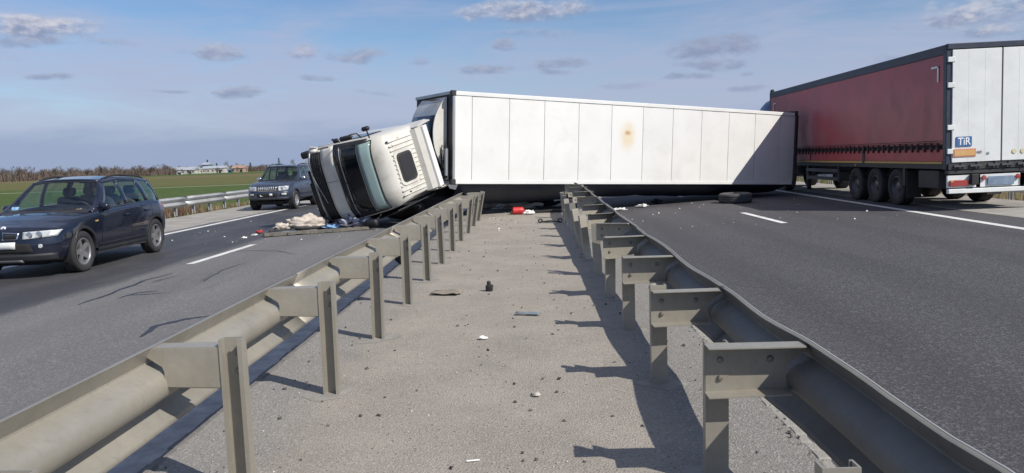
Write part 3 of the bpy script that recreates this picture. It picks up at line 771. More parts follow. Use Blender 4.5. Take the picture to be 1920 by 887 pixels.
            if 'rub' in P:
                x0r, x1r, z0r, z1r = P['rub']
                rb = MB(); rb.grid(lambda u, v: s.side(lerp(x0r, x1r, u), lerp(z0r, z1r, v), sg, .004+.014*math.sin(math.pi*v)), 20, 4); rb.build('rub_strip', P['trim'], t, smooth=True)
            # mirror
            mx_, mz = P['mirror']; my = s.sidey(mx_, P['belt'])*.99
            mo = MB(); mo.box((mx_-.02, sg*(my+.13), mz), (.13, .23, .15), bev=.045); m_o = mo.build('mirror', P['mirror_m'], t, smooth=True, sharp=60)
            MB().box((mx_+.02, sg*(my+.01), mz-.05), (.07, .10, .05), bev=.015).build('mirror_arm', 'black_plastic', m_o)
            MB().box((mx_-.088, sg*(my+.13), mz), (.006, .19, .11)).build('mirror_glass', 'chrome', m_o)
        # wheels
        for ax in (P['fa'], P['ra']):
            for sg in (1, -1):
                make_wheel(t, 'wheel', P['rw'], P['ww'], P['rim'], P['rim_m'], P['spokes'], (ax, sg*(P['half']-.125), P['rw']), sg)
        # floor, seats, dash
        c0, c1 = P['cab']; hb = P['half']*.86
        MB().box(((c0+c1)/2, 0, P['belt']-.62), (c1-c0, hb*2, .05)).build('cabin_floor', 'dark_void', t)
        db = MB(); db.prism([(P['wb'][0]+.02, -hb, P['belt']-.02), (P['wb'][0]-.35, -hb, P['belt']+.01), (P['wb'][0]-.50, -hb, P['belt']-.10), (P['wb'][0]-.45, -hb, P['belt']-.5), (P['wb'][0]+.02, -hb, P['belt']-.5)], (0, 2*hb, 0)); db.build('dashboard', 'dark_void', t)
        for sx, row in ((P['seat'], (.36, -.36)), (P['seat']-.85, (.42, 0, -.42))):
            for sy in row:
                w_ = .46 if len(row) == 2 else .40
                st = MB(); R1 = Matrix.Rotation(-.28, 3, 'Y')
                st.box((sx, sy, P['belt']-.40), (.50, w_, .14), bev=.04); st.box((sx-.30, sy, P['belt']-.08), (.13, w_, .62), R=R1, bev=.05); st.box((sx-.40, sy, P['belt']+.31), (.09, .25, .17), R=R1, bev=.035)
                st.build('seat', 'seat_fabric', t, smooth=True, sharp=60)
        sw = MB(); sw.lathe([(.185+.014*math.cos(a*math.pi/4), .014*math.sin(a*math.pi/4)) for a in range(9)], n=28, axis='x')
        so_ = sw.build('steering_wheel', 'black_plastic', t, smooth=True); so_.location = (P['wb'][0]-.58, .36, P['belt']-.02); so_.rotation_euler = (0, .45, 0)
        # underbody
        MB().box(((P['xf']+P['xr'])/2, 0, P['rw']*.8), (P['xf']-P['xr']-.5, P['half']*1.2, .14)).build('underbody', 'dark_void', t)
    def gh(s, x, tt, sg, off=0):
        """point on the glasshouse side at belt fraction tt"""
        P = s.P; zb = interp(P['beltline'], x)[0]; zr_ = interp(P['roofline'], x)[0]
        yb = s.sidey(max(P['cab'][0], min(P['cab'][1], x)), zb-.02)-.02; yr = P['roof_half']*interp(P['plan'], x)[0]; yb *= lerp(1, .88, sstep(P['rw_line'][0]+.6, P['rw_line'][0], x))
        bow = .035*math.sin(math.pi*tt)
        return Vector((x, sg*(lerp(yb, yr, tt)+bow+off), lerp(zb, zr_, tt)))
    def glasshouse(s):
        P = s.P; t = s.t
        xb_w, xt_w = P['wb']; xb_r, xt_r = P['rw_line']
        def patch(b, xb0, xt0, xb1, xt1, t0, t1, sg, off=0, nu=8, nv=6):
            b.grid(lambda u, v: s.gh(lerp(lerp(xb0, xt0, lerp(t0, t1, v)), lerp(xb1, xt1, lerp(t0, t1, v)), u), lerp(t0, t1, v), sg, off), nu, nv)
        lo, hi = .06, .90
        for sg in (1, -1):
            fb = MB(); edges = [(xb_w, xt_w)]
            for (a, b_, c, d, gm) in P['wins']:
                edges += [(a, b_), (c, d)]
            edges.append((xb_r, xt_r))
            for (e0, e1) in zip(edges[0::2], edges[1::2]): patch(fb, e0[0], e0[1], e1[0], e1[1], lo, hi, sg, 0, 3, 6)
            patch(fb, xb_w, xt_w, xb_r, xt_r, 0-.03, lo, sg, 0, 30, 1); patch(fb, xb_w, xt_w, xb_r, xt_r, hi, 1, sg, 0, 30, 2)
            o = fb.build('window_frame', P['pillar_m'], t, smooth=True); thick(o, .03, -1 if sg > 0 else -1)
            for (a, b_, c, d, gm) in P['wins']:
                wbm = MB(); patch(wbm, a, b_, c, d, lo, hi, sg, -.008, 6, 6); wbm.build('side_window', gm, t, smooth=True)
        # windscreen and rear window between the pillars
        def scr(xb, xt, bulge, sgn, f0, f1, w0, w1, nm, m_, off=0):
            wbm = MB(); f0 = max(f0, 0)
            def fn(u, v):
                tt = lerp(f0, f1, v); x = lerp(xb, xt, tt); e = s.gh(x, tt, 1); k = lerp(w0, w1, u)
                return Vector((x+sgn*(bulge*(1-k*k)+off), e.y*k, e.z+.012*(1-k*k)))
            wbm.grid(fn, 16, 8); return wbm.build(nm, m_, t, smooth=True)
        scr(xb_w, xt_w, .10, 1, .02, .97, -.93, .93, 'windscreen', P['glass'])
        scr(xb_w, xt_w, .10, 1, -.02, 1, .93, 1, 'pillar', P['pillar_m'], .004); scr(xb_w, xt_w, .10, 1, -.02, 1, -1, -.93, 'pillar', P['pillar_m'], .004)
        scr(xb_w, xt_w, .10, 1, .955, 1.0, -1, 1, 'windscreen_top_band', 'black_gloss', .006)
        scr(xb_r, xt_r, .08, -1, .04, .90, -.90, .90, 'rear_window', 'car_glass_tint')
        for a, c in ((-1, -.90), (.90, 1)): scr(xb_r, xt_r, .08, -1, -.02, 1, a, c, 'pillar', P['paint'], .004)
        scr(xb_r, xt_r, .08, -1, .90, 1, -1, 1, 'rear_header', P['paint'], .004)
        rf = MB()
        def roof(u, v):
            x = lerp(xt_r, xt_w, u); e = s.gh(x, 1, 1); k = lerp(-1, 1, v)
            edge = .10 if u > .5 else .08
            bx = edge*(1-k*k)*sstep(.85, 1, u)-.08*(1-k*k)*sstep(.12, 0, u)
            return Vector((x+bx, e.y*k, e.z+P['roof_crown']*(1-abs(k)**2.6)))
        rf.grid(roof, 30, 14); o = rf.build('roof', P['paint'], t, smooth=True); thick(o, .03, -1)
        # bonnet lower windscreen cowl
        cb = MB(); 
        def cowl(u, v):
            k = lerp(-1, 1, u); e = s.gh(xb_w, 0, 1); return Vector((xb_w+.10*(1-k*k)+lerp(-.03, .14, v), e.y*k*.97, e.z+lerp(.025, -.015, v)+.02*(1-k*k)))
        cb.grid(cowl, 14, 2); cb.build('cowl', 'black_plastic', t, smooth=True)
        for y0, y1 in P['wipers']:
            wp = MB()
            pts = []
            for k in range(7):
                tt = lerp(.035, .13, k/6); x = lerp(xb_w, xt_w, tt); e = s.gh(x, tt, 1); y = lerp(y0, y1, k/6); q = y/e.y
                pts.append((x+.10*(1-q*q)+.025, y, e.z+.02))
            wp.tube(pts, .010, 5); wp.build('wiper', 'black_plastic', t)
        # roof rails
        for sg in (1, -1):
            x0, x1, h = P['rails']; pts = []
            for k in range(15):
                u = k/14; x = lerp(x0, x1, u); e = s.gh(x, 1, sg); pts.append((x, e.y*.93, e.z+P['roof_crown']*.25+h*(1-abs(2*u-1)**6)))
            MB().tube(pts, .018, 7).build('roof_rail', 'black_plastic', t, smooth=True)
    def fpatch(s, name, m, poly, off=.006, nu=10, nv=4, parent=None, rear=False, dep=.02):
        """quad on the nose: corners (y,z) bl, br, tr, tl"""
        b = MB(); (a, c, d, e) = poly; fr = s.rear if rear else s.front
        def fn(u, v):
            y = lerp(lerp(a[0], c[0], u), lerp(e[0], d[0], u), v); z = lerp(lerp(a[1], c[1], u), lerp(e[1], d[1], u), v)
            return fr(y, z, off)
        b.grid(fn, nu, nv); o = b.build(name, m, parent or s.t, smooth=True); thick(o, dep, 0); return o

# dark blue crossover, front to the viewer
PX3 = dict(cat='car', paint='car_blue', trim='car_trim', pillar_m='car_blue', handle_m='car_blue', mirror_m='car_blue', glass='car_glass', half=.925, xf=2.28, xr=-2.33, fl=.95, rl=.7, bf=.30, pf=3.0, br=.20,
  fa=1.42, ra=-1.43, rw=.36, ww=.235, rim=.235, rim_m='rim_dark', spokes=5, arch=.405, lip=.05, lip_ang=(-.15, math.pi+.15),
  st=[(-2.33, .80, .42, 1.00, .02), (-2.15, .87, .34, 1.06, .02), (-1.7, .915, .28, 1.10, .02), (-.9, .925, .25, 1.085, .02), (0, .925, .25, 1.06, .02), (.75, .925, .25, 1.035, .04), (1.1, .922, .25, 1.00, .055), (1.5, .915, .25, .955, .065), (1.9, .895, .25, .90, .065), (2.15, .87, .27, .855, .055), (2.28, .85, .30, .82, .045)],
  nose=[(.25, .05), (.40, .0), (.58, .0), (.66, .02), (.80, .06), (.90, .20)], tail=[(.3, .10), (.5, .0), (.75, .0), (.95, .05), (1.1, .12)],
  cab=(-2.05, .82), belt=1.05, beltline=[(-2.2, 1.05), (-1.9, 1.07), (-1.5, 1.10), (0, 1.06), (.95, 1.035)], roofline=[(-2.2, 1.45), (-1.85, 1.545), (-1.3, 1.60), (-.5, 1.63), (.1, 1.585), (.35, 1.535), (.95, 1.3)],
  roof_half=.64, plan=[(-2.2, .90), (-1.5, .97), (-.5, 1), (.4, .97)], roof_crown=.035, wb=(.95, .16), rw_line=(-2.10, -1.80),
  wins=[(.52, .06, -.32, -.28, 'car_glass'), (-.42, -.37, -1.20, -1.06, 'car_glass_tint'), (-1.36, -1.22, -1.97, -1.62, 'car_glass_tint')],
  gaps=[[(.78, .34), (.80, .65), (.72, 1.0)], [(-.36, .34), (-.37, 1.04)], [(-1.02, .36), (-1.10, .60), (-1.32, .85), (-1.30, 1.08)], [(-1.0, .345), (.78, .34)], [(.95, .99), (1.4, .945), (1.9, .88)]],
  handles=[(-.18, .90), (-1.08, .93)], sill=(-.96, .96, .27, .38), rub=(-.95, .93, .425, .445), mirror=(.60, 1.10), seat=-.15, wipers=[(-.55, .02), (.05, .62)], rails=(-1.75, .02, .03))
bf_, br_ = gnd(155, 510, -.15), gnd(293, 473, -.15)
fw = (bf_-br_); yaw = math.atan2(fw.y, fw.x); ctr = (bf_+br_)/2
lft = Vector((-math.sin(yaw), math.cos(yaw), 0))
S1 = 1.025
pos1 = ctr-lft*.86*S1
car1 = Car(PX3, at((pos1.x, pos1.y, zleft(pos1.x)), yaw, S1), 'car', 'dark navy crossover with twin-nostril grille and roof rails on the blackened lane')
T1 = car1.t
# lights, grille, badge, plate, bumper
for sg in (1, -1):
    h = car1.fpatch('headlight', 'lamp_lens', [(sg*.36, .665), (sg*.80, .70), (sg*.855, .80), (sg*.36, .785)], .010, 14, 5)
    for yy, r_ in ((.45, .058), (.58, .062)):
        c = car1.front(sg*yy, .728, .016)
        MB().lathe([(r_, 0), (r_*.9, .012), (r_*.6, .016), (0, .010)], c=c, n=18, axis='x').build('lamp_bowl', 'chrome', h, smooth=True)
    car1.fpatch('turn_signal', 'white_ink', [(sg*.70, .705), (sg*.79, .712), (sg*.83, .785), (sg*.74, .782)], .022, 4, 3, h, dep=.006)
    k = car1.fpatch('kidney_grille', 'chrome', [(sg*.045, .665), (sg*.285, .665), (sg*.31, .775), (sg*.035, .795)], .012, 8, 4, dep=.02)
    car1.fpatch('grille_mesh', 'dark_void', [(sg*.062, .680), (sg*.268, .680), (sg*.288, .762), (sg*.055, .780)], .018, 8, 4, k, dep=.016)
    for q in range(7):
        yy = sg*lerp(.085, .255, q/6); car1.fpatch('grille_bar', 'black_gloss', [(yy-.007, .682), (yy+.007, .682), (yy+.007, .766), (yy-.007, .766)], .028, 1, 3, k, dep=.008)
    f = MB(); c = car1.front(sg*.60, .545, .004); f.lathe([(.036, -.01), (.034, .006), (.026, .010), (0, .006)], c=c, n=18, axis='x'); f.build('fog_lamp', 'lamp_lens', T1, smooth=True)
    car1.fpatch('turn_repeater', 'amber', [(0, 0)]*4) if False else None
    y = car1.sidey(.93, .87); MB().box((.93, sg*(y+.004), .86), (.10, .014, .028), bev=.006).build('side_repeater', 'amber', T1)
    car1.fpatch('tail_lamp', 'red_lamp', [(sg*.52, .80), (sg*.80, .80), (sg*.80, 1.0), (sg*.60, .98)], .008, 6, 4, rear=True)
car1.fpatch('bumper_grille', 'dark_void', [(-.52, .44), (.52, .44), (.46, .60), (-.46, .60)], .006, 12, 3)
car1.fpatch('lower_bumper', 'car_trim', [(-.80, .29), (.80, .29), (.80, .42), (-.80, .42)], .010, 20, 3)
car1.fpatch('skid_plate', 'alu_dark', [(-.36, .285), (.36, .285), (.33, .33), (-.33, .33)], .022, 8, 2)
car1.fpatch('number_plate', 'plate_white', [(-.26, .515), (.26, .515), (.26, .63), (-.26, .63)], .026, 6, 2, dep=.010)
bd = car1.front(0, .845, 0); 
MB().lathe([(0, .012), (.030, .012), (.041, .008), (.043, -.02)], c=bd+Vector((-.01, 0, .0)), n=20, axis='x').build('badge', 'white_ink', T1, smooth=True)
bq = MB()
for a0 in (0, math.pi):
    bq.add([bd+Vector((.004, 0, 0))]+[bd+Vector((.004, .026*math.cos(a0+k*math.pi/12), .026*math.sin(a0+k*math.pi/12))) for k in range(7)], [(0, k+1, k+2) for k in range(6)])
bq.build('badge_quarter', 'blue_sign', T1)
# sticker inside the windscreen corner
MB().box((.83, -.60, 1.12), (.004, .12, .07), R=Matrix.Rotation(-.6, 3, 'Y')).build('window_sticker', 'bag_blue', T1)

# driver: continuous skinned body, seated, hand on the wheel
def skinned(name, nodes, edges, m, parent, sub=2):
    me = bpy.data.meshes.new(name); me.from_pydata([n_[:3] for n_ in nodes], edges, []); o = bpy.data.objects.new(name, me); COL.objects.link(o)
    if parent: o.parent = parent
    sk = o.modifiers.new('skin', 'SKIN'); sk.use_smooth_shade = True
    for i, n_ in enumerate(nodes):
        r_ = n_[3]; me.skin_vertices[0].data[i].radius = r_ if isinstance(r_, tuple) else (r_, r_)
    me.skin_vertices[0].data[0].use_root = True
    sb = o.modifiers.new('smooth', 'SUBSURF'); sb.levels = sub; sb.render_levels = sub
    me.materials.append(MATS[m]); return o
def driver(carobj, sx, sy, z0, label):
    p = thing('person', label, 'person', carobj.matrix_world @ Matrix.Translation((sx, sy, z0)))
    N = [(-.05, 0, .02, (.15, .17)), (-.10, 0, .20, (.13, .16)), (-.14, 0, .40, (.13, .19)), (-.14, 0, .49, (.09, .13)), (-.11, 0, .56, .055),
         (-.13, .20, .44, .065), (.02, .27, .24, .05), (.26, .20, .30, .040), (.34, .17, .33, .030),
         (-.13, -.20, .44, .065), (.04, -.26, .22, .05), (.24, -.17, .28, .040), (.32, -.14, .31, .030),
         (.10, .11, .03, .085), (.42, .13, .06, .075), (.62, .12, -.24, .05), (.10, -.11, .03, .085), (.42, -.13, .06, .075), (.62, -.12, -.24, .05)]
    Ed = [(0, 1), (1, 2), (2, 3), (3, 4), (3, 5), (5, 6), (6, 7), (7, 8), (3, 9), (9, 10), (10, 11), (11, 12), (0, 13), (13, 14), (14, 15), (0, 16), (16, 17), (17, 18)]
    skinned('body', N, Ed, 'dark_jacket', p)
    hb = MB()
    def head(u, v):
        a = 2*math.pi*u; ph = math.pi*v; r_ = math.sin(ph); x, y, z = math.cos(a)*r_, math.sin(a)*r_, -math.cos(ph)
        X = .098*x; Y = .076*y*(1-.18*max(0, -z)); Z = .118*z
        if x > .3: X += .022*math.exp(-((y/.22)**2+((z+.12)/.22)**2))-.010*math.exp(-(((abs(y)-.38)/.18)**2+((z-.10)/.14)**2))+.008*math.exp(-((y/.4)**2+((z+.75)/.2)**2))
        return Vector((-.07+X, Y, .70+Z))
    hb.grid(head, 36, 26)
    for sg in (1, -1): hb.lathe([(.0, -.012), (.022, -.010), (.030, .0), (.02, .012), (0, .010)], c=(-.075, sg*.078, .70), n=12)
    hb.tube([(-.115, 0, .52), (-.09, 0, .64)], .052, 10)
    hd = hb.build('head', 'skin', p, smooth=True, sharp=80)
    for sg in (1, -1): MB().box((.018, sg*.030, .712), (.012, .026, .010), bev=.004).build('eye', 'hair', hd)
    MB().box((.026, 0, .645), (.010, .045, .008), bev=.003).build('mouth', 'pink_red', hd)
    cap = MB(); cap.grid(lambda u, v: Vector((-.078+.106*math.cos(2*math.pi*u)*math.sin(v*1.75), .084*math.sin(2*math.pi*u)*math.sin(v*1.75), .712+.122*math.cos(v*1.75)-(.03*max(0, -math.cos(2*math.pi*u))*v))), 24, 10); cap.build('hair', 'hair', hd, smooth=True)
    for sg, w in ((1, Vector((.35, .165, .335))), (-1, Vector((.33, -.135, .315)))):
        NH = [(*w, .028), (w.x+.05, w.y-.005*sg, w.z+.015, (.034, .022))]; EH = [(0, 1)]
        for q in range(4):
            o_ = (q-1.5)*.019; L_ = (.028, .034, .031, .024)[q]; i0 = len(NH)
            NH += [(w.x+.075, w.y+o_, w.z+.022, .0095), (w.x+.075+L_, w.y+o_, w.z+.012, .0088), (w.x+.078+L_, w.y+o_*.9, w.z-.018, .008)]
            EH += [(1, i0), (i0, i0+1), (i0+1, i0+2)]
        i0 = len(NH); NH += [(w.x+.045, w.y-.04*sg, w.z+.01, .011), (w.x+.075, w.y-.05*sg, w.z-.008, .009)]; EH += [(1, i0), (i0, i0+1)]
        skinned('hand', NH, EH, 'skin', p, 1)
    return p
driver(T1, -.16, .36, .72, 'person in dark clothes behind the wheel of the navy crossover')

# blue-grey off-road estate
PPR = dict(cat='car', paint='car_grey', trim='prado_trim', pillar_m='car_grey', handle_m='car_grey', mirror_m='chrome', glass='car_glass_tint', half=.94, xf=2.32, xr=-2.40, fl=.8, rl=.5, bf=.26, pf=3.4, br=.10,
  fa=1.45, ra=-1.34, rw=.385, ww=.265, rim=.225, rim_m='rim_light', spokes=6, arch=.45, lip=.06, lip_ang=(-.1, math.pi+.1),
  st=[(-2.40, .86, .48, 1.16, .02), (-2.2, .91, .42, 1.19, .02), (-1.5, .94, .40, 1.19, .02), (0, .94, .38, 1.17, .02), (.8, .94, .38, 1.165, .04), (1.1, .935, .38, 1.15, .05), (1.6, .93, .38, 1.12, .055), (2.0, .91, .40, 1.085, .05), (2.2, .895, .42, 1.055, .04), (2.32, .88, .44, 1.02, .03)],
  nose=[(.40, .06), (.50, .0), (.70, .0), (.78, .03), (1.0, .07), (1.08, .16)], tail=[(.4, .06), (.6, 0), (.8, .02), (1.2, .04)],
  cab=(-2.15, .75), belt=1.17, beltline=[(-2.3, 1.21), (0, 1.19), (.95, 1.175)], roofline=[(-2.35, 1.72), (-2.0, 1.79), (-1.2, 1.825), (-.3, 1.83), (.15, 1.80), (.4, 1.74), (.95, 1.5)],
  roof_half=.69, plan=[(-2.3, .96), (-.5, 1), (.4, .97)], roof_crown=.03, wb=(.92, .28), rw_line=(-2.33, -2.12),
  wins=[(.55, .18, -.22, -.20, 'car_glass_tint'), (-.32, -.30, -1.12, -1.08, 'car_glass_tint'), (-1.24, -1.20, -2.14, -1.98, 'car_glass_tint')],
  gaps=[[(.80, .50), (.82, .75), (.74, 1.13)], [(-.26, .50), (-.27, 1.16)], [(-.82, .52), (-.95, .80), (-1.17, .95), (-1.17, 1.16)], [(-.80, .50), (.80, .49)], [(.95, 1.12), (1.5, 1.09), (2.0, 1.04)]],
  handles=[(-.10, 1.0), (-.98, 1.02)], sill=(-.86, .98, .42, .54), rub=(-.88, .96, .62, .70), mirror=(.58, 1.28), seat=-.05, wipers=[(-.55, .02), (.05, .62)], rails=(-1.9, .15, .06))
yaw2 = rad(-91.5); pos2 = Vector((-10.72, 33.6, 0))
S2 = 1.0
car2 = Car(PPR, at((pos2.x, pos2.y, -.16), yaw2, S2), 'car', 'blue-grey off-road estate with upright slatted grille stopped behind the overturned cab')
T2 = car2.t
for sg in (1, -1):
    h = car2.fpatch('headlight', 'lamp_lens', [(sg*.46, .80), (sg*.80, .82), (sg*.84, .985), (sg*.46, .985)], .012, 12, 5)
    c = car2.front(sg*.58, .89, .02); MB().lathe([(.07, 0), (.062, .012), (.04, .016), (0, .008)], c=c, n=18, axis='x').build('lamp_bowl', 'chrome', h, smooth=True)
    car2.fpatch('fog_lamp', 'lamp_lens', [(sg*.58, .62), (sg*.76, .62), (sg*.76, .70), (sg*.58, .70)], .012, 4, 2)
    car2.fpatch('bumper_pocket', 'dark_void', [(sg*.54, .60), (sg*.79, .60), (sg*.79, .72), (sg*.54, .72)], .004, 4, 2)
    car2.fpatch('tail_lamp', 'red_lamp', [(sg*.66, .85), (sg*.84, .85), (sg*.84, 1.15), (sg*.70, 1.15)], .008, 4, 4, rear=True)
gsur = car2.fpatch('grille_surround', 'chrome', [(-.40, .79), (.40, .79), (.425, .985), (-.425, .985)], .010, 12, 3)
car2.fpatch('grille_void', 'dark_void', [(-.375, .81), (.375, .81), (.395, .965), (-.395, .965)], .016, 12, 3, gsur)
for q in range(9):
    yy = lerp(-.335, .335, q/8); car2.fpatch('grille_slat', 'rim_light', [(yy-.017, .812), (yy+.017, .812), (yy*1.05+.017, .963), (yy*1.05-.017, .963)], .030, 1, 3, gsur, dep=.018)
MB().lathe([(.045, 0), (.05, .012), (.04, .014), (.035, .004), (0, .004)], c=car2.front(0, .885, .035), n=18, axis='x').build('badge', 'chrome', T2, smooth=True)
car2.fpatch('front_bumper', 'prado_trim', [(-.86, .46), (.86, .46), (.86, .76), (-.86, .76)], .002, 24, 4, dep=.03) if False else None
car2.fpatch('bumper_grille', 'dark_void', [(-.40, .56), (.40, .56), (.42, .70), (-.42, .70)], .008, 10, 3)
car2.fpatch('number_plate', 'plate_white', [(.10, .60), (.22, .60), (.22, .70), (.10, .70)], .022, 4, 2, dep=.01)
car2.fpatch('broken_plate', 'plate_white', [(-.30, .575), (-.17, .585), (-.235, .62), (-.285, .66)], .022, 4, 2, dep=.01)
car2.fpatch('lower_bumper', 'prado_trim', [(-.82, .445), (.82, .445), (.82, .535), (-.82, .535)], .012, 20, 3)

# ------------------------------------------------------------------ overturned white semi-trailer (lies on its left side, roof to the viewer)
rf_t, rf_b = Vector((-2.10, 21.5, 3.54)), Vector((-2.17, 21.5, 0.98))
rr_t, rr_b = Vector((9.52, 28.3, 2.93)), Vector((9.53, 28.3, 0.36))
cf, cr_ = (rf_t+rf_b)/2, (rr_t+rr_b)/2
TF = (cf-cr_).normalized(); TL = (rf_b-rf_t).normalized(); TL = (TL-TF*TL.dot(TF)).normalized(); TU = TF.cross(TL)
TLEN = 13.5; THW = 1.285; TH = 2.72
org = (cf+cr_)/2-TU*TH
MT = Matrix((TF, TL, TU)).transposed().to_4x4(); MT.translation = org
wt = thing('overturned_trailer', 'white box semi-trailer lying on its side across the median, panelled roof facing out', 'trailer', MT)
xf_, xr_ = TLEN/2, -TLEN/2
MB().box((0, 0, TH/2-.06), (TLEN-.10, THW*2-.06, TH-.22)).build('box_body', 'panel_white', wt)
seams = [0.0, .59, 1.78, 2.96, 4.17, 5.39, 6.61, 7.83, 9.06, 10.28, 11.51, 12.74, 13.5]
rust = bpy.data.materials.new('panel_rust'); rust.use_nodes = True; _T = NT(rust.node_tree); _b = rust.node_tree.nodes['Principled BSDF']
_o = _T.add('ShaderNodeTexCoord').outputs['Object']; _x, _y, _z = _T.xyz(_o)
_xc = xf_-6.01; _nn = _T.noise(_o, 4, 5, .6)
_dy = _T.m('SUBTRACT', _y, -.33); _dx = _T.m('SUBTRACT', _x, _xc)
_dd = _T.m('SQRT', _T.m('ADD', _T.m('POWER', _T.m('MULTIPLY', _dx, 1.25), 2), _T.m('POWER', _T.m('MULTIPLY', _T.m('SUBTRACT', _dy, .10), .80), 2)))
_dd = _T.m('ADD', _dd, _T.m('MULTIPLY', _T.m('SUBTRACT', _nn, .5), .30))
_c = _T.mix(_T.sstep(_dd, .52, .10, 0, .55), (0.71, 0.71, 0.69), (0.64, 0.49, 0.24))
_d2 = _T.m('ADD', _T.m('SQRT', _T.m('ADD', _T.m('POWER', _dx, 2), _T.m('POWER', _T.m('MULTIPLY', _dy, 1.6), 2))), _T.m('MULTIPLY', _T.m('SUBTRACT', _nn, .5), .16))
_c = _T.mix(_T.sstep(_d2, .17, .03, 0, .75), _c, (0.42, 0.22, 0.06)); _T.l.new(_c, _b.inputs['Base Color']); _b.inputs['Roughness'].default_value = .4
MATS['panel_rust'] = rust
PW = THW-.125
for i, (a, c) in enumerate(zip(seams, seams[1:])):
    x1, x0 = xf_-a-(.05 if i == 0 else .008), xf_-c+(.03 if i == len(seams)-2 else .008)
    b = MB(); z0 = TH-.012
    # very slightly pillowed sheet
    nX, nY = 3, 8
    def fn(u, v, x0=x0, x1=x1, i=i):
        x = lerp(x0, x1, u); y = lerp(-PW, PW, v)
        return Vector((x, y, z0+.010*math.sin(math.pi*u)**.5*math.sin(math.pi*v)**.4+.006*mnoise.noise((x*.9, y*1.1, i))))
    b.grid(fn, 6, 10)
    b.add([(x0, -PW, z0), (x1, -PW, z0), (x1, PW, z0), (x0, PW, z0), (x0, -PW, z0-.06), (x1, -PW, z0-.06), (x1, PW, z0-.06), (x0, PW, z0-.06)], [(0, 1, 5, 4), (1, 2, 6, 5), (2, 3, 7, 6), (3, 0, 4, 7)])
    b.build('roof_panel', 'panel_rust' if i == 5 else 'panel_white', wt, smooth=True)
MB().box((0, 0, TH-.075), (TLEN-.12, PW*2+.05, .02)).build('seam_backing', 'seam', wt)
for sg in (-1, 1):
    MB().box((-.0, sg*(THW-.062), TH-.055), (TLEN-.14, .118, .13), bev=.012).build('roof_rail', 'panel_white', wt)
    sd = MB()
    for k in range(11): sd.box((xr_+.65+1.22*k, sg*(THW-.022), TH/2-.09), (1.208, .018, TH-.32), bev=.004)
    sd.build('side_skin', 'panel_white', wt)
    MB().box((0, sg*(THW-.035), .05), (TLEN-.1, .07, .22), bev=.01).build('bottom_rail', 'alu', wt)
    if sg > 0:
        bw = MB(); bw.grid(lambda u, v: Vector((lerp(xr_+.15, xf_-.25, u), THW-.01+(lerp(.32, .62, u)+.05*math.sin(u*9)+.03*mnoise.noise((u*14, v*2, 3)))*math.sin(math.pi*min(1, v*1.1)*.9)**.8, lerp(TH-.16, .15, v))), 60, 12); thick(bw.build('dark_gap_sheet', 'navy', wt, smooth=True), .02)  # dark sheet added to hide the lit ground under the trailer
    # black corner castings of the front frame
    for z in (TH-.05,): MB().box((xf_-.03, sg*(THW-.06), z), (.17, .15, .12), bev=.02).build('corner_cap', 'black_plastic', wt)
MB().box((xf_-.035, 0, TH-.03), (.07, THW*2-.27, .07), bev=.008).build('front_roof_edge', 'alu', wt)
MB().box((xf_-.02, 0, TH/2), (.04, THW*2-.02, TH-.1)).build('front_wall', 'dark_metal', wt)  # shade on this wall is put in as a dark colour
for sg in (-1, 1): MB().box((xf_+.01, sg*(THW-.05), TH/2-.03), (.09, .09, TH-.2), bev=.01).build('front_post', 'alu', wt)
# rear frame, dark
rfm = MB()
for sg in (-1, 1): rfm.box((xr_-.03, sg*(THW-.0), TH/2), (.13, .14, TH+.03), bev=.01)
rfm.box((xr_-.03, 0, TH-.02), (.13, THW*2-.15, .13), bev=.01); rfm.box((xr_-.03, 0, .05), (.13, THW*2-.15, .2), bev=.01); rfm.build('rear_frame', 'dark_metal', wt)
for sg in (-1, 1): MB().box((xr_-.02, sg*.6, TH/2), (.04, 1.16, TH-.3)).build('rear_door', 'door_white', wt)
# cooling unit on the front wall: curved cover, white cap to the roof side
cu = MB(); NU = 20
def arc(k): a = lerp(-1, 1, k/NU); return (xf_+.06+.38*(1-abs(a)**2.2), -.12+a*1.02)
top = [(*arc(k), TH-.36) for k in range(NU+1)]
cu.prism(top+[(xf_+.03, top[-1][1], TH-.36), (xf_+.03, top[0][1], TH-.36)], (0, 0, -.05)); ucap = cu.build('cooling_unit_cap', 'truck_white', wt)
cv = MB(); cv.grid(lambda u, v: Vector((arc(round(u*NU))[0]-.03, arc(round(u*NU))[1]*.97, TH-.412-v*1.75)), NU, 4); cov = cv.build('cooling_unit_cover', 'black_gloss', wt, smooth=True, sharp=60); thick(cov, .02)
sv = MB(); sv.grid(lambda u, v: Vector((arc(round(u*5))[0]-.015, arc(round(u*5))[1], TH-.412-v*1.75)), 5, 4); sv.build('cooling_unit_side', 'truck_white', wt, smooth=True, sharp=60)
for k in range(9):
    MB().box((xf_+.25, -1.08+.01, TH-.55-.05*k*1.5), (.22, .012, .03)).build('vent_slat', 'dark_metal', wt)
MB().tube([(xf_+.14, .30, TH-.14), (xf_+.14, 1.05, TH-.14)], .055, 14).build('air_cylinder', 'alu', wt, smooth=True, sharp=50)
MB().tube([(xf_+.14, .12, TH-.14), (xf_+.14, .31, TH-.14)], .02, 8).build('cylinder_rod', 'dark_metal', wt)
hs = MB()
for q in range(3): hs.tube([(xf_+.10+.05*q, lerp(.2, 1.15, k/8), TH-.22-.05*q+.04*math.sin(k*1.3+q)) for k in range(9)], .016, 6)
hs.build('hose', 'rubber', wt, smooth=True)
MB().box((xf_+.10, 1.12, TH-.24), (.16, .16, .16), bev=.03).build('coupling_box', 'dark_metal', wt)
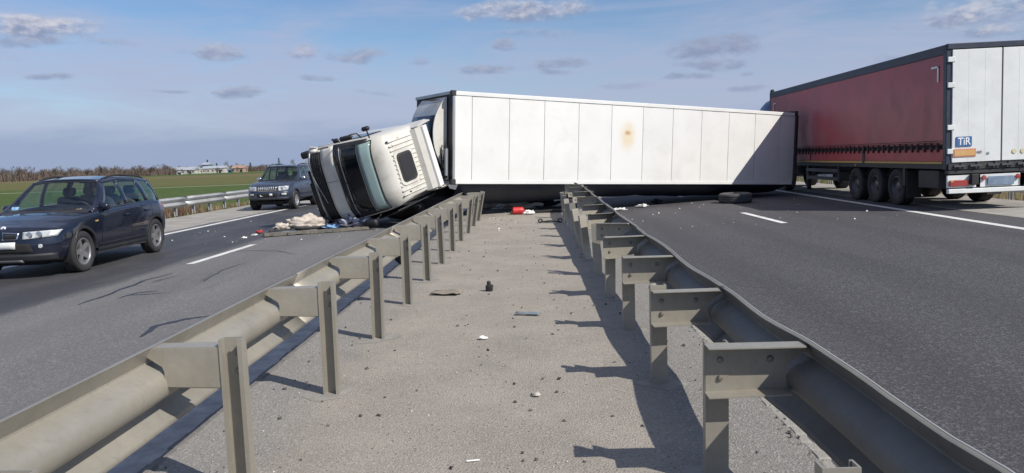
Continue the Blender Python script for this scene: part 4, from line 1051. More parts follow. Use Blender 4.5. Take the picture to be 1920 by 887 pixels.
# chassis and wheels on the far side
ch = MB()
for sg in (-1, 1): ch.box((-.3, sg*.45, -.22), (12.6, .14, .34))
for k in range(10): ch.box((xr_+.6+1.3*k, 0, -.12), (.10, 2.3, .12))
ch.build('chassis', 'dark_metal', wt)
for ax in (-2.2, -3.55, -4.9):
    MB().tube([(ax, -1.0, -.62), (ax, 1.0, -.62)], .07, 8).build('axle', 'dark_metal', wt)
    for sg in (-1, 1): truck_wheel(wt, (ax, sg*1.04, -.62), sg)
for sg in (-1, 1): MB().box((3.6, sg*.85, -.55), (.14, .14, .8)).build('landing_leg', 'dark_metal', wt)

# ------------------------------------------------------------------ overturned tractor cab
CS = 0.87
CF = Vector((-0.530, -0.814, -0.237)).normalized(); CL = Vector((0.239, 0.125, -0.963)); CL = (CL-CF*CL.dot(CF)).normalized(); CU = CF.cross(CL)
MC = Matrix((CF, CL, CU)).transposed().to_4x4(); MC.translation = (-6.105, 21.33, 0.946); MC = MC @ Matrix.Scale(CS, 4)
ct = thing('overturned_truck_cab', 'white tractor cab tipped on its side against the guardrail, ribbed roof and hatch showing', 'truck', MC)
CABT = [(.30, -.02, 1.22), (.45, 0, 1.235), (.85, 0, 1.24), (1.45, -.02, 1.235), (1.60, -.05, 1.225), (2.50, -.27, 1.17), (2.70, -.33, 1.15), (2.90, -.42, 1.11), (3.03, -.52, 1.06), (3.11, -.64, .99), (3.145, -.80, .92)]
CREAR = -2.15
def cfront(y, z, off=0):
    xf0, w = interp(CABT, z); a = min(1, abs(y)/w); return Vector((xf0-.24*a**4.5+off, y, z))
def cring(z):
    xf0, w = interp(CABT, z); pts = []
    for k in range(25): y = lerp(-w, w, k/24); pts.append(cfront(y, z))
    rb_ = .06
    for k in range(1, 9): pts.append(Vector((lerp(xf0-.24, CREAR+rb_, k/8), w, z)))
    for k in range(0, 13): pts.append(Vector((CREAR, lerp(w-rb_, -w+rb_, k/12), z)))
    for k in range(0, 8): pts.append(Vector((lerp(CREAR+rb_, xf0-.24, k/8), -w, z)))
    return pts
b = MB(); zs = [.30, .45, .65, .85, 1.05, 1.25, 1.45, 1.60, 1.9, 2.2, 2.5, 2.6, 2.7, 2.8, 2.9, 2.97, 3.03, 3.08, 3.11, 3.13, 3.145]
rg = [cring(z) for z in zs]; nn = len(rg[0])
for r_ in rg: b.v += [tuple(p) for p in r_]
for i in range(len(zs)-1):
    for k in range(nn): b.f.append((i*nn+k, i*nn+(k+1) % nn, (i+1)*nn+(k+1) % nn, (i+1)*nn+k))
b.f.append(tuple(range(nn))[::-1]); b.f.append(tuple(range((len(zs)-1)*nn, len(zs)*nn)))
b.build('cab_shell', 'truck_white', ct, smooth=True, sharp=38)
def cpatch(name, m, y0, y1, z0, z1, off, nu=18, nv=4, dep=.02, parent=None, y0t=None, y1t=None):
    b = MB(); y0t = y0 if y0t is None else y0t; y1t = y1 if y1t is None else y1t
    b.grid(lambda u, v: cfront(lerp(lerp(y0, y1, u), lerp(y0t, y1t, u), v), lerp(z0, z1, v), off), nu, nv)
    o = b.build(name, m, parent or ct, smooth=True, sharp=60); thick(o, dep, 0); return o
gp = cpatch('grille', 'dark_void', -1.08, 1.08, .36, .82, .012)
for k in range(5): cpatch('grille_slat', 'black_plastic', -1.02, 1.02, .40+.085*k, .445+.085*k, .035, 18, 1, .02, gp)
cpatch('grille_border', 'truck_white', -1.18, -1.09, .30, .84, .02, 3, 3)
cpatch('bumper_edge', 'alu', -1.18, 1.18, .28, .35, .04, 18, 1, .04)
cpatch('front_panel', 'truck_white', -1.17, 1.17, .85, 1.41, .014, 22, 4)
cpatch('panel_gap', 'dark_void', -.12, -.11, .86, 1.38, .027, 1, 4, .004)
cpatch('panel_gap', 'dark_void', .98, .985, .86, 1.40, .027, 1, 4, .004)
ws = cpatch('windscreen_frame', 'black_plastic', -1.19, 1.19, 1.43, 2.60, .010, 24, 8, .02, None, -1.12, 1.12)
cpatch('windscreen', 'cab_glass', -1.05, 1.05, 1.68, 2.46, .028, 24, 6, .01, ws, -.98, .98)
cpatch('wiper_panel', 'black_gloss', -1.10, 1.10, 1.46, 1.60, .026, 20, 2, .01, ws)
cpatch('windscreen_seal', 'alu', -1.08, 1.08, 1.635, 1.665, .034, 20, 1, .012, ws)
for y0 in (-.75, -.05, .6):
    MB().tube([cfront(y0, 1.56, .06), cfront(y0+.1, 1.72, .06), cfront(y0+.55, 1.80, .05)], .012, 5).build('wiper', 'black_plastic', ws)
# sun visor standing off the windscreen top
vb = MB()
vb.grid(lambda u, v: cfront(lerp(-1.02, 1.02, u), lerp(2.50, 2.86, v), lerp(.26, .22, v)), 20, 4); vo = vb.build('sun_visor', 'visor', ct, smooth=True); thick(vo, .016)
fb_ = MB()
def vring(u, z, o): return cfront(lerp(-1.05, 1.05, u), z, o)
fb_.tube([vring(k/20, 2.49, .27) for k in range(21)], .016, 6); fb_.tube([vring(k/20, 2.875, .225) for k in range(21)], .020, 6)
fb_.tube([vring(0, lerp(2.49, 2.875, k/4), lerp(.27, .225, k/4)) for k in range(5)], .018, 6); fb_.tube([vring(1, lerp(2.49, 2.875, k/4), lerp(.27, .225, k/4)) for k in range(5)], .018, 6)
fb_.build('visor_frame', 'black_plastic', vo, smooth=True)
MB().tube([cfront(lerp(-1.04, 1.04, k/20), 2.44, .24) for k in range(21)], .014, 6).build('visor_bracket', 'alu', vo, smooth=True)
for y in (-.9, -.3, .3, .9): MB().tube([cfront(y, 2.62, .0), cfront(y, 2.5, .26)], .015, 5).build('visor_arm', 'black_plastic', vo)
# cab side pieces
for sg in (-1, 1):
    sw_ = MB(); sw_.prism([(-.42, sg*1.226, 1.62), (-1.25, sg*1.226, 1.58), (-1.25, sg*1.19, 2.40), (-.58, sg*1.19, 2.40)], (0, sg*.012, 0)); sw_.build('door_window', 'cab_glass', ct)
    dg = MB(); dg.tube([(-.30, sg*1.240, .55), (-.34, sg*1.240, 1.55), (-.55, sg*1.185, 2.45), (-1.32, sg*1.185, 2.47), (-1.34, sg*1.238, 1.5), (-1.34, sg*1.240, .55)], .008, 4); dg.build('door_gap', 'dark_void', ct)
    MB().box((-1.15, sg*1.255, 1.25), (.22, .03, .05), bev=.01).build('door_handle', 'black_plastic', ct)
    MB().box((-.75, sg*1.10, .10), (1.3, .22, .42), bev=.05).build('step', 'black_plastic', ct)
# main and kerb mirrors (right side, uppermost)
def cmirror(c, d, arm, m='black_plastic'):
    o = MB().box(c, d, bev=.05).build('mirror', m, ct, smooth=True, sharp=60)
    MB().tube(arm, .022, 6).build('mirror_arm', 'black_plastic', o); return o
cmirror((.10, -1.31, 2.38), (.11, .15, .55), [(-.25, -1.20, 2.65), (-.05, -1.36, 2.72), (.12, -1.38, 2.62)])
cmirror((.10, -1.31, 1.93), (.11, .14, .26), [(-.20, -1.22, 1.75), (0, -1.38, 1.70), (.12, -1.36, 1.80)])
cmirror((-.30, -1.42, 2.88), (.16, .13, .30), [(-.36, -1.12, 2.86), (-.32, -1.36, 2.88)])
cmirror((.30, -1.18, 1.05), (.20, .12, .26), [(-.05, -1.18, 1.35), (.22, -1.20, 1.18)], 'truck_white')
# roof: ribs, hatch, lamps
RZ = 3.146
for k in range(13):
    y = lerp(-.84, .84, k/12)
    segs = [(-.72, -1.80)] if abs(y-.02) > .56 else [(-.74, -.79), (-1.62, -1.80)]
    for (a, c) in segs: MB().box(((a+c)/2, y, RZ+.006), (abs(a-c), .046, .050), bev=.014).build('roof_rib', 'truck_white', ct)
def rrect(cx, cy, w, d, r, z, n=6):
    P_ = []
    for (sx, sy, a0) in ((1, 1, 0), (-1, 1, 90), (-1, -1, 180), (1, -1, 270)):
        for k in range(n+1): an = rad(a0+90*k/n); P_.append((cx+sx*(w/2-r)+r*math.cos(an), cy+sy*(d/2-r)+r*math.sin(an), z))
    return P_
hf = MB().prism(rrect(-1.20, .02, .84, 1.10, .18, RZ-.005), (0, 0, .035)).build('roof_hatch', 'truck_white', ct)
hl = MB(); hl.prism(rrect(-1.20, .02, .66, .90, .14, RZ+.031), (0, 0, .03)); hl.build('hatch_lid', 'dark_metal', hf)
MB().prism(rrect(-1.20, .02, .54, .78, .10, RZ+.062), (0, 0, .012)).build('hatch_pane', 'black_plastic', hf)
for (x, y) in ((-.72, -.86), (-.86, -.70), (-.80, .84), (-1.5, .86), (-1.2, -.86), (-1.05, .80)): MB().box((x, y, RZ-.0 if abs(y) < .84 else RZ-.02), (.07, .05, .06), bev=.012).build('roof_lamp', 'black_plastic', ct)
# rear spoiler lip with side flaps
sp = MB(); yw = 1.06
sp.prism([(-1.80, -.96, RZ-.02), (-1.88, -.98, RZ+.16), (-2.06, -1.0, RZ+.27), (-2.20, -1.0, RZ+.26), (-2.20, -1.0, RZ-.02)], (0, 1.96, 0)); so2 = sp.build('roof_spoiler', 'truck_white', ct)
lp = MB(); lp.prism([(-2.05, -.98, RZ+.275), (-2.07, -.98, RZ+.33), (-2.28, -1.0, RZ+.31), (-2.26, -1.0, RZ+.262)], (0, 1.96, 0)); lp.build('spoiler_lip', 'panel_white', so2)
for sg in (-1, 1):
    fl = MB(); fl.prism([(-1.86, sg*.99, RZ-.25), (-1.98, sg*1.0, RZ+.22), (-2.72, sg*1.06, RZ+.12), (-2.66, sg*1.12, RZ-.06), (-2.15, sg*1.12, RZ-.9)], (0, sg*.025, 0)); fl.build('side_flap', 'truck_white', so2)
MB().prism([(-1.9, .93, RZ-.03), (-1.15, .975, RZ-.03), (-1.75, 1.05, RZ-.14), (-2.1, 1.03, RZ-.10)], (0, .03, .03)).build('torn_edge', 'dark_metal', ct)
cdm = MB(); cdm.grid(lambda u, v: Vector((lerp(-.45, -2.3, u), 1.20+(.16+.10*mnoise.noise((u*4, v*5, 2)))*math.sin(math.pi*v)**.5, lerp(.35, 3.0, v))), 16, 14); thick(cdm.build('dark_underside_sheet', 'dark_metal', ct), .02)  # dark sheet added to darken the gap under the cab
cmirror((-.05, 1.38, 2.1), (.18, .22, .55), [(-.3, 1.2, 2.4), (-.05, 1.34, 2.3)])
# smashed bumper pieces trailing under the grille
tb_ = MB(); tb_.box((-.02, .35, .18), (.05, 1.5, .05), R=Matrix.Rotation(.05, 3, 'X')); tb_.box((-.06, .25, .08), (.05, 1.7, .06), R=Matrix.Rotation(-.03, 3, 'X')); tb_.box((-.08, .45, -.02), (.05, 1.3, .04)); tb_.build('broken_bumper', 'black_plastic', ct)
MB().tube([(.08, -.95, .30), (.10, -.2, .45), (.08, .3, .60), (.07, .5, .66)], .014, 5).build('bent_rod', 'alu', ct)
MB().tube([(.05, 1.1, .7), (.14, 1.22, .95), (.12, 1.26, 1.3), (.05, 1.2, 1.5)], .03, 6).build('hanging_hose', 'rubber', ct)
for y in (-1.0, -.95): MB().tube([(.02, y-.22, .55), (.10, y-.30, .75), (.06, y-.24, .98)], .035, 6).build('grab_rail', 'truck_white', ct)
# chassis behind the cab towards the trailer coupling (its own slant, hidden by the cab)
king = (MT @ Vector((xf_-1.5, 0, -.15))); inv = MC.inverted()
k0 = Vector((-.9, 0, .25)); k1 = inv @ (king+Vector((.6, .8, .1)))
dv = k1-k0; Lc = dv.length; Rq = dv.to_track_quat('X', 'Z').to_matrix()
cc = MB()
for sg in (-1, 1): cc.box(k0+dv/2+Rq @ Vector((0, sg*.42, 0)), (Lc, .10, .28), R=Rq)
cc.box(k0+dv*.15, (.9, 1.0, .8), R=Rq); cc.build('chassis', 'dark_metal', ct)
for f_, sg in ((.10, -1), (.10, 1), (.88, -1), (.88, 1)):
    truck_wheel(ct, k0+dv*f_+Rq @ Vector((0, sg*1.0, -.15)), sg)
cmg = lump('gap_fill_lump', 'dark_metal', (0, 0, 0), 1.3, 1.0, .95, 4.9, .4, ct); cmg.matrix_parent_inverse = Matrix(); cmg.location = (0, 0, 0); cmg.matrix_basis = inv @ Matrix.Translation((-3.5, 23.5, -.13))  # dark lump added to fill the lit gap behind the cab
wq = truck_wheel(ct, (0, 0, 0)); wq.matrix_basis = inv @ Matrix.Translation((-2.75, 22.75, .35)) @ Matrix.Rotation(rad(80), 4, 'X')
MB().tube([k0+dv*.35+Rq @ Vector((0, -.8, 0)), k0+dv*.62+Rq @ Vector((0, -.8, 0))], .32, 16).build('fuel_tank', 'alu', ct, smooth=True, sharp=50)

# ------------------------------------------------------------------ red curtain-side lorry
zg = zright(11.2)
RTX0, RTX1, RY0, RY1 = 10.0, 12.53, 18.9, 32.5
rt = thing('curtain_trailer', 'dark red curtain-side semi-trailer with white rear doors standing on the shoulder past the solid line', 'trailer', Matrix.Translation((11.265, RY0, zg)) @ Matrix.Rotation(rad(-.8), 4, 'Y'))
HW = (RTX1-RTX0)/2; RL = RY1-RY0; RT = 3.98
def rbox(name, m, x0, x1, y0, y1, z0, z1, parent=None, bev=0): return MB().box(((x0+x1)/2, (y0+y1)/2, (z0+z1)/2), (abs(x1-x0), abs(y1-y0), abs(z1-z0)), bev=bev).build(name, m, parent or rt)
for sg in (-1, 1):
    # tarpaulin with shallow sagging folds
    tb = MB(); nU, nV = 90, 24
    def tarp(u, v):
        y = lerp(.14, RL-.05, u); z = lerp(1.62, RT-.24, v)
        w = .010*math.sin(y*5.2+.6*math.sin(z*2))*(1-v)**1.2+.008*mnoise.noise((y*.8, z*.9, sg))+.006*math.sin(z*28)*sstep(.6, 0, y)*sstep(2.4, 3, z)
        return Vector((sg*(HW+.012+w), y, z))
    tb.grid(tarp, nU, nV); tp = tb.build('tarpaulin', 'red_tarp', rt, smooth=True)
    # hem straps and buckles
    for z in (1.60, 1.655, 1.70): rbox('hem_line', 'strap', sg*(HW+.020), sg*(HW+.034), .16, RL-.06, z-.007, z+.007, tp)
    k = 0; y = .35
    while y < RL-.2:
        rbox('strap', 'strap', sg*(HW+.016), sg*(HW+.042), y, y+.05, 1.43, 1.66, tp); rbox('buckle', 'dark_metal', sg*(HW+.03), sg*(HW+.062), y-.025, y+.065, 1.475, 1.55, tp)
        y += .30+(.04 if k % 3 else .0); k += 1
    for (ya, yb) in ((.14, 4.55), (4.75, 9.0), (9.12, RL-.05)): rbox('side_board', 'red_board', sg*(HW-.02), sg*(HW+.012), ya, yb, 1.20, 1.50, bev=.008)
    rbox('board_post', 'dark_metal', sg*(HW-.02), sg*(HW+.022), 4.57, 4.73, 1.14, 1.62)
    rbox('board_backing', 'strap', sg*(HW-.06), sg*(HW-.022), .1, RL, 1.2, 1.66)
    rbox('reflector_strip', 'yellow', sg*(HW+.004), sg*(HW+.018), .20, RL-.05, 1.145, 1.195)
    rbox('side_rail', 'dark_metal', sg*(HW-.08), sg*(HW+.002), .05, RL, 1.02, 1.143)
    rbox('top_rail', 'navy', sg*(HW-.06), sg*(HW+.03), .02, RL, RT-.24, RT-.01, bev=.015)
    rbox('rear_post', 'navy', sg*(HW-.10), sg*(HW+.03), .0, .15, 1.0, RT-.02, bev=.012)
    rbox('front_post', 'navy', sg*(HW-.10), sg*(HW+.02), RL-.05, RL+.06, 1.05, RT-.02)
    # contour marks
    for ya in (.35, RL-.75):
        rbox('contour_mark', 'white_ink', sg*(HW+.034), sg*(HW+.038), ya, ya+.34 if ya < 1 else ya+.3, 3.46, 3.505, tp)
    rbox('contour_mark', 'white_ink', sg*(HW+.034), sg*(HW+.038), .35, .41, 3.12, 3.505, tp); rbox('contour_mark', 'white_ink', sg*(HW+.034), sg*(HW+.038), RL-.5, RL-.44, 3.12, 3.505, tp)
    # side guard, mudguards, flap
    for z in (.55, .82): rbox('side_guard', 'alu_dark', sg*(HW-.05), sg*(HW-.02), 6.7, 9.6, z, z+.11)
    for y in (6.7, 9.5): rbox('guard_post', 'alu_dark', sg*(HW-.09), sg*(HW-.05), y, y+.08, .5, 1.05)
    rbox('mud_flap', 'rubber', sg*(HW-.40), sg*(HW-.02), 2.02, 2.05, .22, .95)
    rbox('wing_stay', 'dark_metal', sg*(HW-.06), sg*(HW-.01), 2.10, 2.24, .55, 1.03)
    rbox('pallet_box', 'dark_metal', sg*(HW-.55), sg*(HW-.06), .5, 1.5, .52, .98, bev=.02)
    rbox('side_lamp', 'amber', sg*(HW-.0), sg*(HW+.015), 5.2, 5.28, 1.05, 1.10)
rbox('roof', 'navy', -HW+.05, HW-.05, .03, RL-.02, RT-.10, RT-.02)
rbox('front_wall', 'door_white', -HW+.05, HW-.05, RL-.03, RL+.02, 1.1, RT-.1)
rbox('floor', 'dark_metal', -HW+.06, HW-.06, .05, RL-.05, 1.03, 1.14)
for sg in (-1, 1): rbox('chassis_rail', 'dark_metal', sg*.52-.07, sg*.52+.07, .3, RL-.3, .68, 1.02)
# rear doors: ribbed white leaves
for sg in (-1, 1):
    x0, x1 = (sg*.012, sg*(HW-.10)); d = MB()
    lo_, hi_ = min(x0, x1), max(x0, x1)
    d.box(((lo_+hi_)/2, -.005, 2.50), (hi_-lo_, .05, 2.66), bev=.008)
    for k in range(2): d.box((lerp(lo_, hi_, (k+1)/3), -.0305, 2.50), (.008, .003, 2.60))
    do = d.build('rear_door', 'door_white', rt)
    for z in (1.38, 1.95, 2.95, 3.55): rbox('hinge', 'door_white', sg*(HW-.16), sg*(HW+.012), -.045, -.005, z, z+.12, do, .008)
rbox('door_seal', 'seam', -.010, .010, -.034, -.026, 1.18, 3.82)
rbox('rear_header', 'navy', -HW-.02, HW+.02, -.03, .10, RT-.135, RT+.0, bev=.015)
rbox('rear_sill', 'dark_metal', -HW+.02, HW-.02, -.04, .12, 1.0, 1.15)
lg = MB()
for x in (-1.0, -.62, -.2, .12, .5, .9): lg.box((x, -.055, 1.085), (.26, .05, .05)); lg.tube([(x, -.06, 1.02), (x+.06, -.07, 1.17)], .02, 6)
lg.build('lock_gear', 'alu_dark', rt)
rbox('lower_cross_beam', 'dark_metal', -HW+.03, HW-.03, -.02, .15, .90, .985)
lb_ = rbox('lamp_panel', 'door_white', -HW+.02, HW-.02, -.0, .06, .56, .86)
for sg in (-1, 1):
    rbox('tail_lamp', 'red_lamp', sg*(HW-.50), sg*(HW-.05), -.06, -.005, .60, .745, lb_, .01)
    rbox('tail_lamp_edge', 'amber', sg*(HW-.13), sg*(HW-.06), -.066, -.058, .70, .74, lb_)
    rbox('rubber_buffer', 'rubber', sg*(HW-.70), sg*(HW-.52), -.12, -.005, .62, .88, lb_, .02)
    MB().lathe([(0, -.03), (.05, -.025), (.06, 0)], c=(sg*.40, -.03, .78), n=16).build('round_lamp', 'red_lamp', lb_, smooth=True)
MB().box((0, -.03, .70), (.62, .015, .21), bev=.004).build('number_plate', 'plate_grey', lb_)
rbox('underrun_bar', 'door_white', -HW+.02, HW-.02, -.05, .06, .425, .535, bev=.012)
for sg in (-1, 1): rbox('underrun_stay', 'dark_metal', sg*.52-.05, sg*.52+.05, .0, .10, .53, .92)
# TIR plate, orange plate, stickers
tp_ = MB().box((-HW+.375, -.046, 1.665), (.37, .008, .235), bev=.003).build('tir_plate', 'blue_sign', rt)
def text(s_, size, m, parent, loc, rot=(rad(90), 0, 0), ext=.002, name='lettering', sx=1.0):
    c = bpy.data.curves.new(name, 'FONT'); c.body = s_; c.size = size; c.extrude = ext; c.align_x = 'CENTER'; c.align_y = 'CENTER'; c.offset = .004
    o = bpy.data.objects.new(name, c); COL.objects.link(o); dg = bpy.context.evaluated_depsgraph_get(); me = bpy.data.meshes.new_from_object(o.evaluated_get(dg))
    bpy.data.objects.remove(o); me.materials.clear(); me.materials.append(MATS[m]); q = bpy.data.objects.new(name, me); COL.objects.link(q)
    q.parent = parent; q.location = loc; q.rotation_euler = rot; q.scale.x = sx; return q
text('TiR', .245, 'white_ink', tp_, (-HW+.375, -.053, 1.662), sx=.86)
op = rbox('reflective_plate', 'pink_red', -HW+.12, -HW+.66, -.046, -.036, 1.30, 1.49); rbox('plate_centre', 'orange', -HW+.15, -HW+.63, -.052, -.046, 1.325, 1.465, op)
text('NO', .07, 'grey_ink', rt, (-HW+.75, -.042, 1.40)); text('IC', .07, 'grey_ink', rt, (-HW+.95, -.042, 1.36))
text('BLG', .11, 'plate_grey', rt, (-HW+.38, -.042, 3.45)) if False else None
for x in (.30, .50): MB().lathe([(0, -.006), (.055, -.005), (.058, 0)], c=(x, -.040, 1.38), n=20).build('round_sticker', 'sticker', rt)
for ax in (2.68, 4.02, 5.36):
    MB().tube([(-1.0, ax, .5), (1.0, ax, .5)], .07, 8).build('axle', 'dark_metal', rt)
    for sg in (-1, 1):
        w_ = truck_wheel(rt, (sg*(HW-.20), ax, .50)); w_.rotation_euler = (0, 0, rad(90) if sg < 0 else rad(-90))
        mg = MB(); mg.grid(lambda u, v: Vector((sg*lerp(HW-.42, HW-.03, v), ax+.58*math.cos(lerp(.5, math.pi-.5, u)), .50+.55*math.sin(lerp(.5, math.pi-.5, u)))), 10, 1); thick(mg.build('mudguard', 'black_plastic', rt), .01)
for sg in (-1, 1): MB().box((sg*.8, 10.6, .55), (.14, .14, .9)).build('landing_leg', 'dark_metal', rt)
rbox('spare_carrier', 'dark_metal', -.7, .7, 7.0, 8.4, .5, .85, bev=.05)

# blue tractor in front of it
bt = thing('tractor_unit', 'blue tractor cab at the front of the red curtain-side trailer', 'truck', Matrix.Translation((11.265, RY1, zg)))
BT = [(.55, 0, 1.22), (1.2, .0, 1.24), (1.9, -.05, 1.23), (2.7, -.25, 1.19), (3.1, -.42, 1.14), (3.45, -.70, 1.06), (3.68, -1.1, .95), (3.76, -1.5, .86)]
b = MB(); fy = 3.15
def bring(z):
    o_, w = interp(BT, z); P_ = []
    for k in range(17): a = lerp(-1, 1, k/16); P_.append((a*w, fy+o_-.2*abs(a)**4, z))
    P_ += [(w, .75, z), (w-.06, .68, z), (-w+.06, .68, z), (-w, .75, z)]; return P_
zz = [.55, .9, 1.2, 1.6, 1.9, 2.3, 2.7, 2.9, 3.1, 3.3, 3.45, 3.58, 3.68, 3.73, 3.76]; rr_ = [bring(z) for z in zz]; nb = len(rr_[0])
for r_ in rr_: b.v += r_
for i in range(len(zz)-1):
    for k in range(nb): b.f.append((i*nb+k, i*nb+(k+1) % nb, (i+1)*nb+(k+1) % nb, (i+1)*nb+k))
b.f.append(tuple(range(nb))[::-1]); b.f.append(tuple(range((len(zz)-1)*nb, len(zz)*nb))); b.build('cab_shell', 'blue_cab', bt, smooth=True, sharp=40)
MB().prism([(-1.13, 2.75, 1.9), (1.13, 2.75, 1.9), (1.05, 2.55, 2.7), (-1.05, 2.55, 2.7)], (0, .42, -.05)).build('windscreen', 'cab_glass', bt)
for sg in (-1, 1):
    MB().prism([(sg*1.23, 2.7, 1.95), (sg*1.23, 1.75, 1.92), (sg*1.195, 1.75, 2.65), (sg*1.195, 2.6, 2.65)], (sg*.012, 0, 0)).build('door_window', 'cab_glass', bt)
    MB().prism([(sg*1.16, .70, 1.0), (sg*1.16, .12, 1.0), (sg*1.10, .12, 3.72), (sg*1.06, .70, 3.60)], (sg*.04, 0, 0)).build('side_fairing', 'blue_cab', bt)
    for y in (-1.4, 2.0): w_ = truck_wheel(bt, (sg*1.05, y, .5)); w_.rotation_euler = (0, 0, rad(90) if sg < 0 else rad(-90))
    mo = MB().box((sg*1.42, 2.95, 2.35), (.22, .16, .62), bev=.05).build('mirror', 'black_plastic', bt, smooth=True, sharp=60); MB().tube([(sg*1.2, 2.75, 2.7), (sg*1.42, 2.95, 2.7)], .025, 6).build('mirror_arm', 'black_plastic', mo)
MB().box((0, .6, .75), (.95, 5.4, .3)).build('chassis', 'dark_metal', bt)
MB().box((0, 3.05, .62), (2.4, .25, .5), bev=.06).build('bumper', 'black_plastic', bt)
MB().box((-1.18, .22, 3.98), (.16, .16, .24), bev=.05).build('air_horn', 'black_plastic', bt, smooth=True)
MB().tube([(-1.15, .40, 3.40), (-1.19, .26, 3.9)], .03, 6).build('horn_bracket', 'black_plastic', bt)
MB().tube([(-1.10, .62, 2.4), (-1.10, .62, 3.62)], .05, 8).build('exhaust_stack', 'alu', bt)

# ------------------------------------------------------------------ debris
def sheetpiece(name, m, c, w, d, seed, curl=.03, rz=0, n=8, t_=.006):
    b = MB()
    def fn(u, v):
        j = .12*mnoise.noise((seed, u*3, v*3)); x = (u-.5)*w*(1+j); y = (v-.5)*d*(1+.3*mnoise.noise((u*4, seed, v*2)))
        return Vector((x, y, .008+curl*(abs(mnoise.noise((u*2.2+seed, v*2.2, .3)))*1.6+.5*(u-.5)**2)))
    b.grid(fn, n, n); o = b.build(name, m, None, smooth=True); thick(o, t_); o.location = (c[0], c[1], zat(c[0])+.004); o.rotation_euler.z = rz; return o
# loose truck tyre lying flat on the right carriageway
ty = MB(); R_, h_ = .53, .15
ty.lathe([(.29, -h_*.8), (.33, -h_), (.46, -h_), (.51, -h_*.86), (R_, -h_*.6), (R_, -h_*.34), (R_-.014, -h_*.3), (R_-.014, -h_*.2), (R_, -h_*.16), (R_, h_*.16), (R_-.014, h_*.2), (R_-.014, h_*.3), (R_, h_*.34), (R_, h_*.6), (.51, h_*.86), (.46, h_), (.33, h_), (.29, h_*.8), (.30, 0), (.29, -h_*.8)], n=56, axis='z')
o = ty.build('loose_tyre', 'rubber_lit', None, smooth=True, sharp=45); o.location = (6.62, 25.35, zright(6.7)+h_+.01); o.rotation_euler = (.01, -.02, .3)
tag(o, 'black truck tyre lying flat on the dark asphalt before the overturned trailer', 'tyre')
# blanket heap, blue bag, striped navy cloth, trim pieces before the cab
tag(lump('blanket', 'cloth_pale', (-6.20, 21.1), .54, .34, .36, 3.3, .32, rz=.05, detail=24), 'crumpled pale patterned blanket heaped on the road before the cab', 'blanket')
tag(lump('cloth', 'cloth_pale', (-6.82, 20.95), .26, .2, .20, 9.1, .5), 'small pinkish cloth wad at the end of the pale blanket', 'cloth')
tag(lump('plastic_bag', 'bag_blue', (-5.45, 20.95), .24, .15, .12, 5.2, .5), 'crumpled light blue plastic bag beside the pale blanket', 'bag')
tag(lump('clothing', 'cloth_navy', (-4.80, 20.95), .46, .30, .30, 7.7, .5, detail=22), 'heap of navy and white striped clothing under the cab windscreen', 'clothes')
def bar(name, a, c, w, h, m, label, cat, grp=None, bits=True):
    a, c = Vector(a), Vector(c); d = c-a; L = d.length; b = MB(); n = 14
    for k in range(n):
        u0, u1 = k/n, (k+1)/n; mid = (u0+u1)/2
        b.box((L*(mid-.5), .02*mnoise.noise((k*.6, L, 0)), h/2+.02*abs(mnoise.noise((k*.5, 2, L)))), (L/n*1.02, w*(.8+.4*random.random()), h*(.75+.4*random.random())), bev=.004)
    if bits:
        for k in range(6): b.box((L*(random.random()-.5), w*.4, h), (.06, .05, .03), R=Matrix.Rotation(random.random()*3, 3, 'Z'))
    o = b.build(name, m); o.location = (a+c)/2; o.location.z = zat(o.location.x)+.006; o.rotation_euler.z = math.atan2(d.y, d.x); return tag(o, label, cat, grp)
pA, pB = gnd(495, 444, -.13), gnd(690, 431, -.13)
bar('torn_trim', pA, pB, .24, .08, 'wood_trim', 'long torn beige trim strip lying along the road below the cab', 'trim strip')
bar('torn_trim', gnd(505, 436, -.13), gnd(640, 426, -.13), .10, .07, 'dark_metal', 'dark metal strip lying behind the torn beige trim strip', 'trim strip')
g_ = sheetpiece('glass_sheet', 'plastic_blue', tuple(gnd(560, 434, -.13))[:2], 1.0, .28, 2.2, .02, math.atan2((pB-pA).y, (pB-pA).x)); tag(g_, 'flat grey sheet lying between the two torn trim strips', 'sheet')
for i, (px, py, m_, sz, lab) in enumerate([(487, 437, 'red_lamp', .10, 'dull red broken lamp piece beside the trim strip end'), (478, 442, 'foam_white', .07, 'white foam crumb lying beside the dull red lamp piece'), (458, 447, 'foam_white', .06, 'white foam crumb lying alone on the road away from the trim strip'), (726, 407, 'foam_white', .08, 'small white ball beside the striped clothing'), (690, 408, 'foam_white', .10, 'white paper scrap on the striped clothing heap'), (598, 391, 'foam_white', .05, 'white scrap on the road by the grille'), (735, 410, 'bag_blue', .11, 'light blue scrap at the foot of the rail under the cab')]):
    p = gnd(px, py, -.13); tag(lump('scrap', m_, (p.x, p.y), sz, sz*.7, sz*.8, i*2.3, .5, detail=8), lab, 'scrap')
# red canister with white tissue on the median
rc = MB(); rc.lathe([(0, -.20), (.10, -.20), (.128, -.18), (.132, -.10), (.125, -.02), (.132, .06), (.128, .16), (.10, .20), (.05, .215), (.05, .24), (0, .24)], n=28, axis='x'); o = rc.build('canister', 'red_plastic', None, smooth=True, sharp=50)
o.scale = (.82,)*3; o.location = (-.42, 22.6, .110); o.rotation_euler = (.2, 0, .18); tag(o, 'dented red plastic canister lying on the median under the trailer edge', 'canister')
tag(lump('tissue', 'foam_white', (-.10, 22.3), .14, .11, .11, 4.4, .55), 'white crumpled tissue beside the red canister', 'tissue')
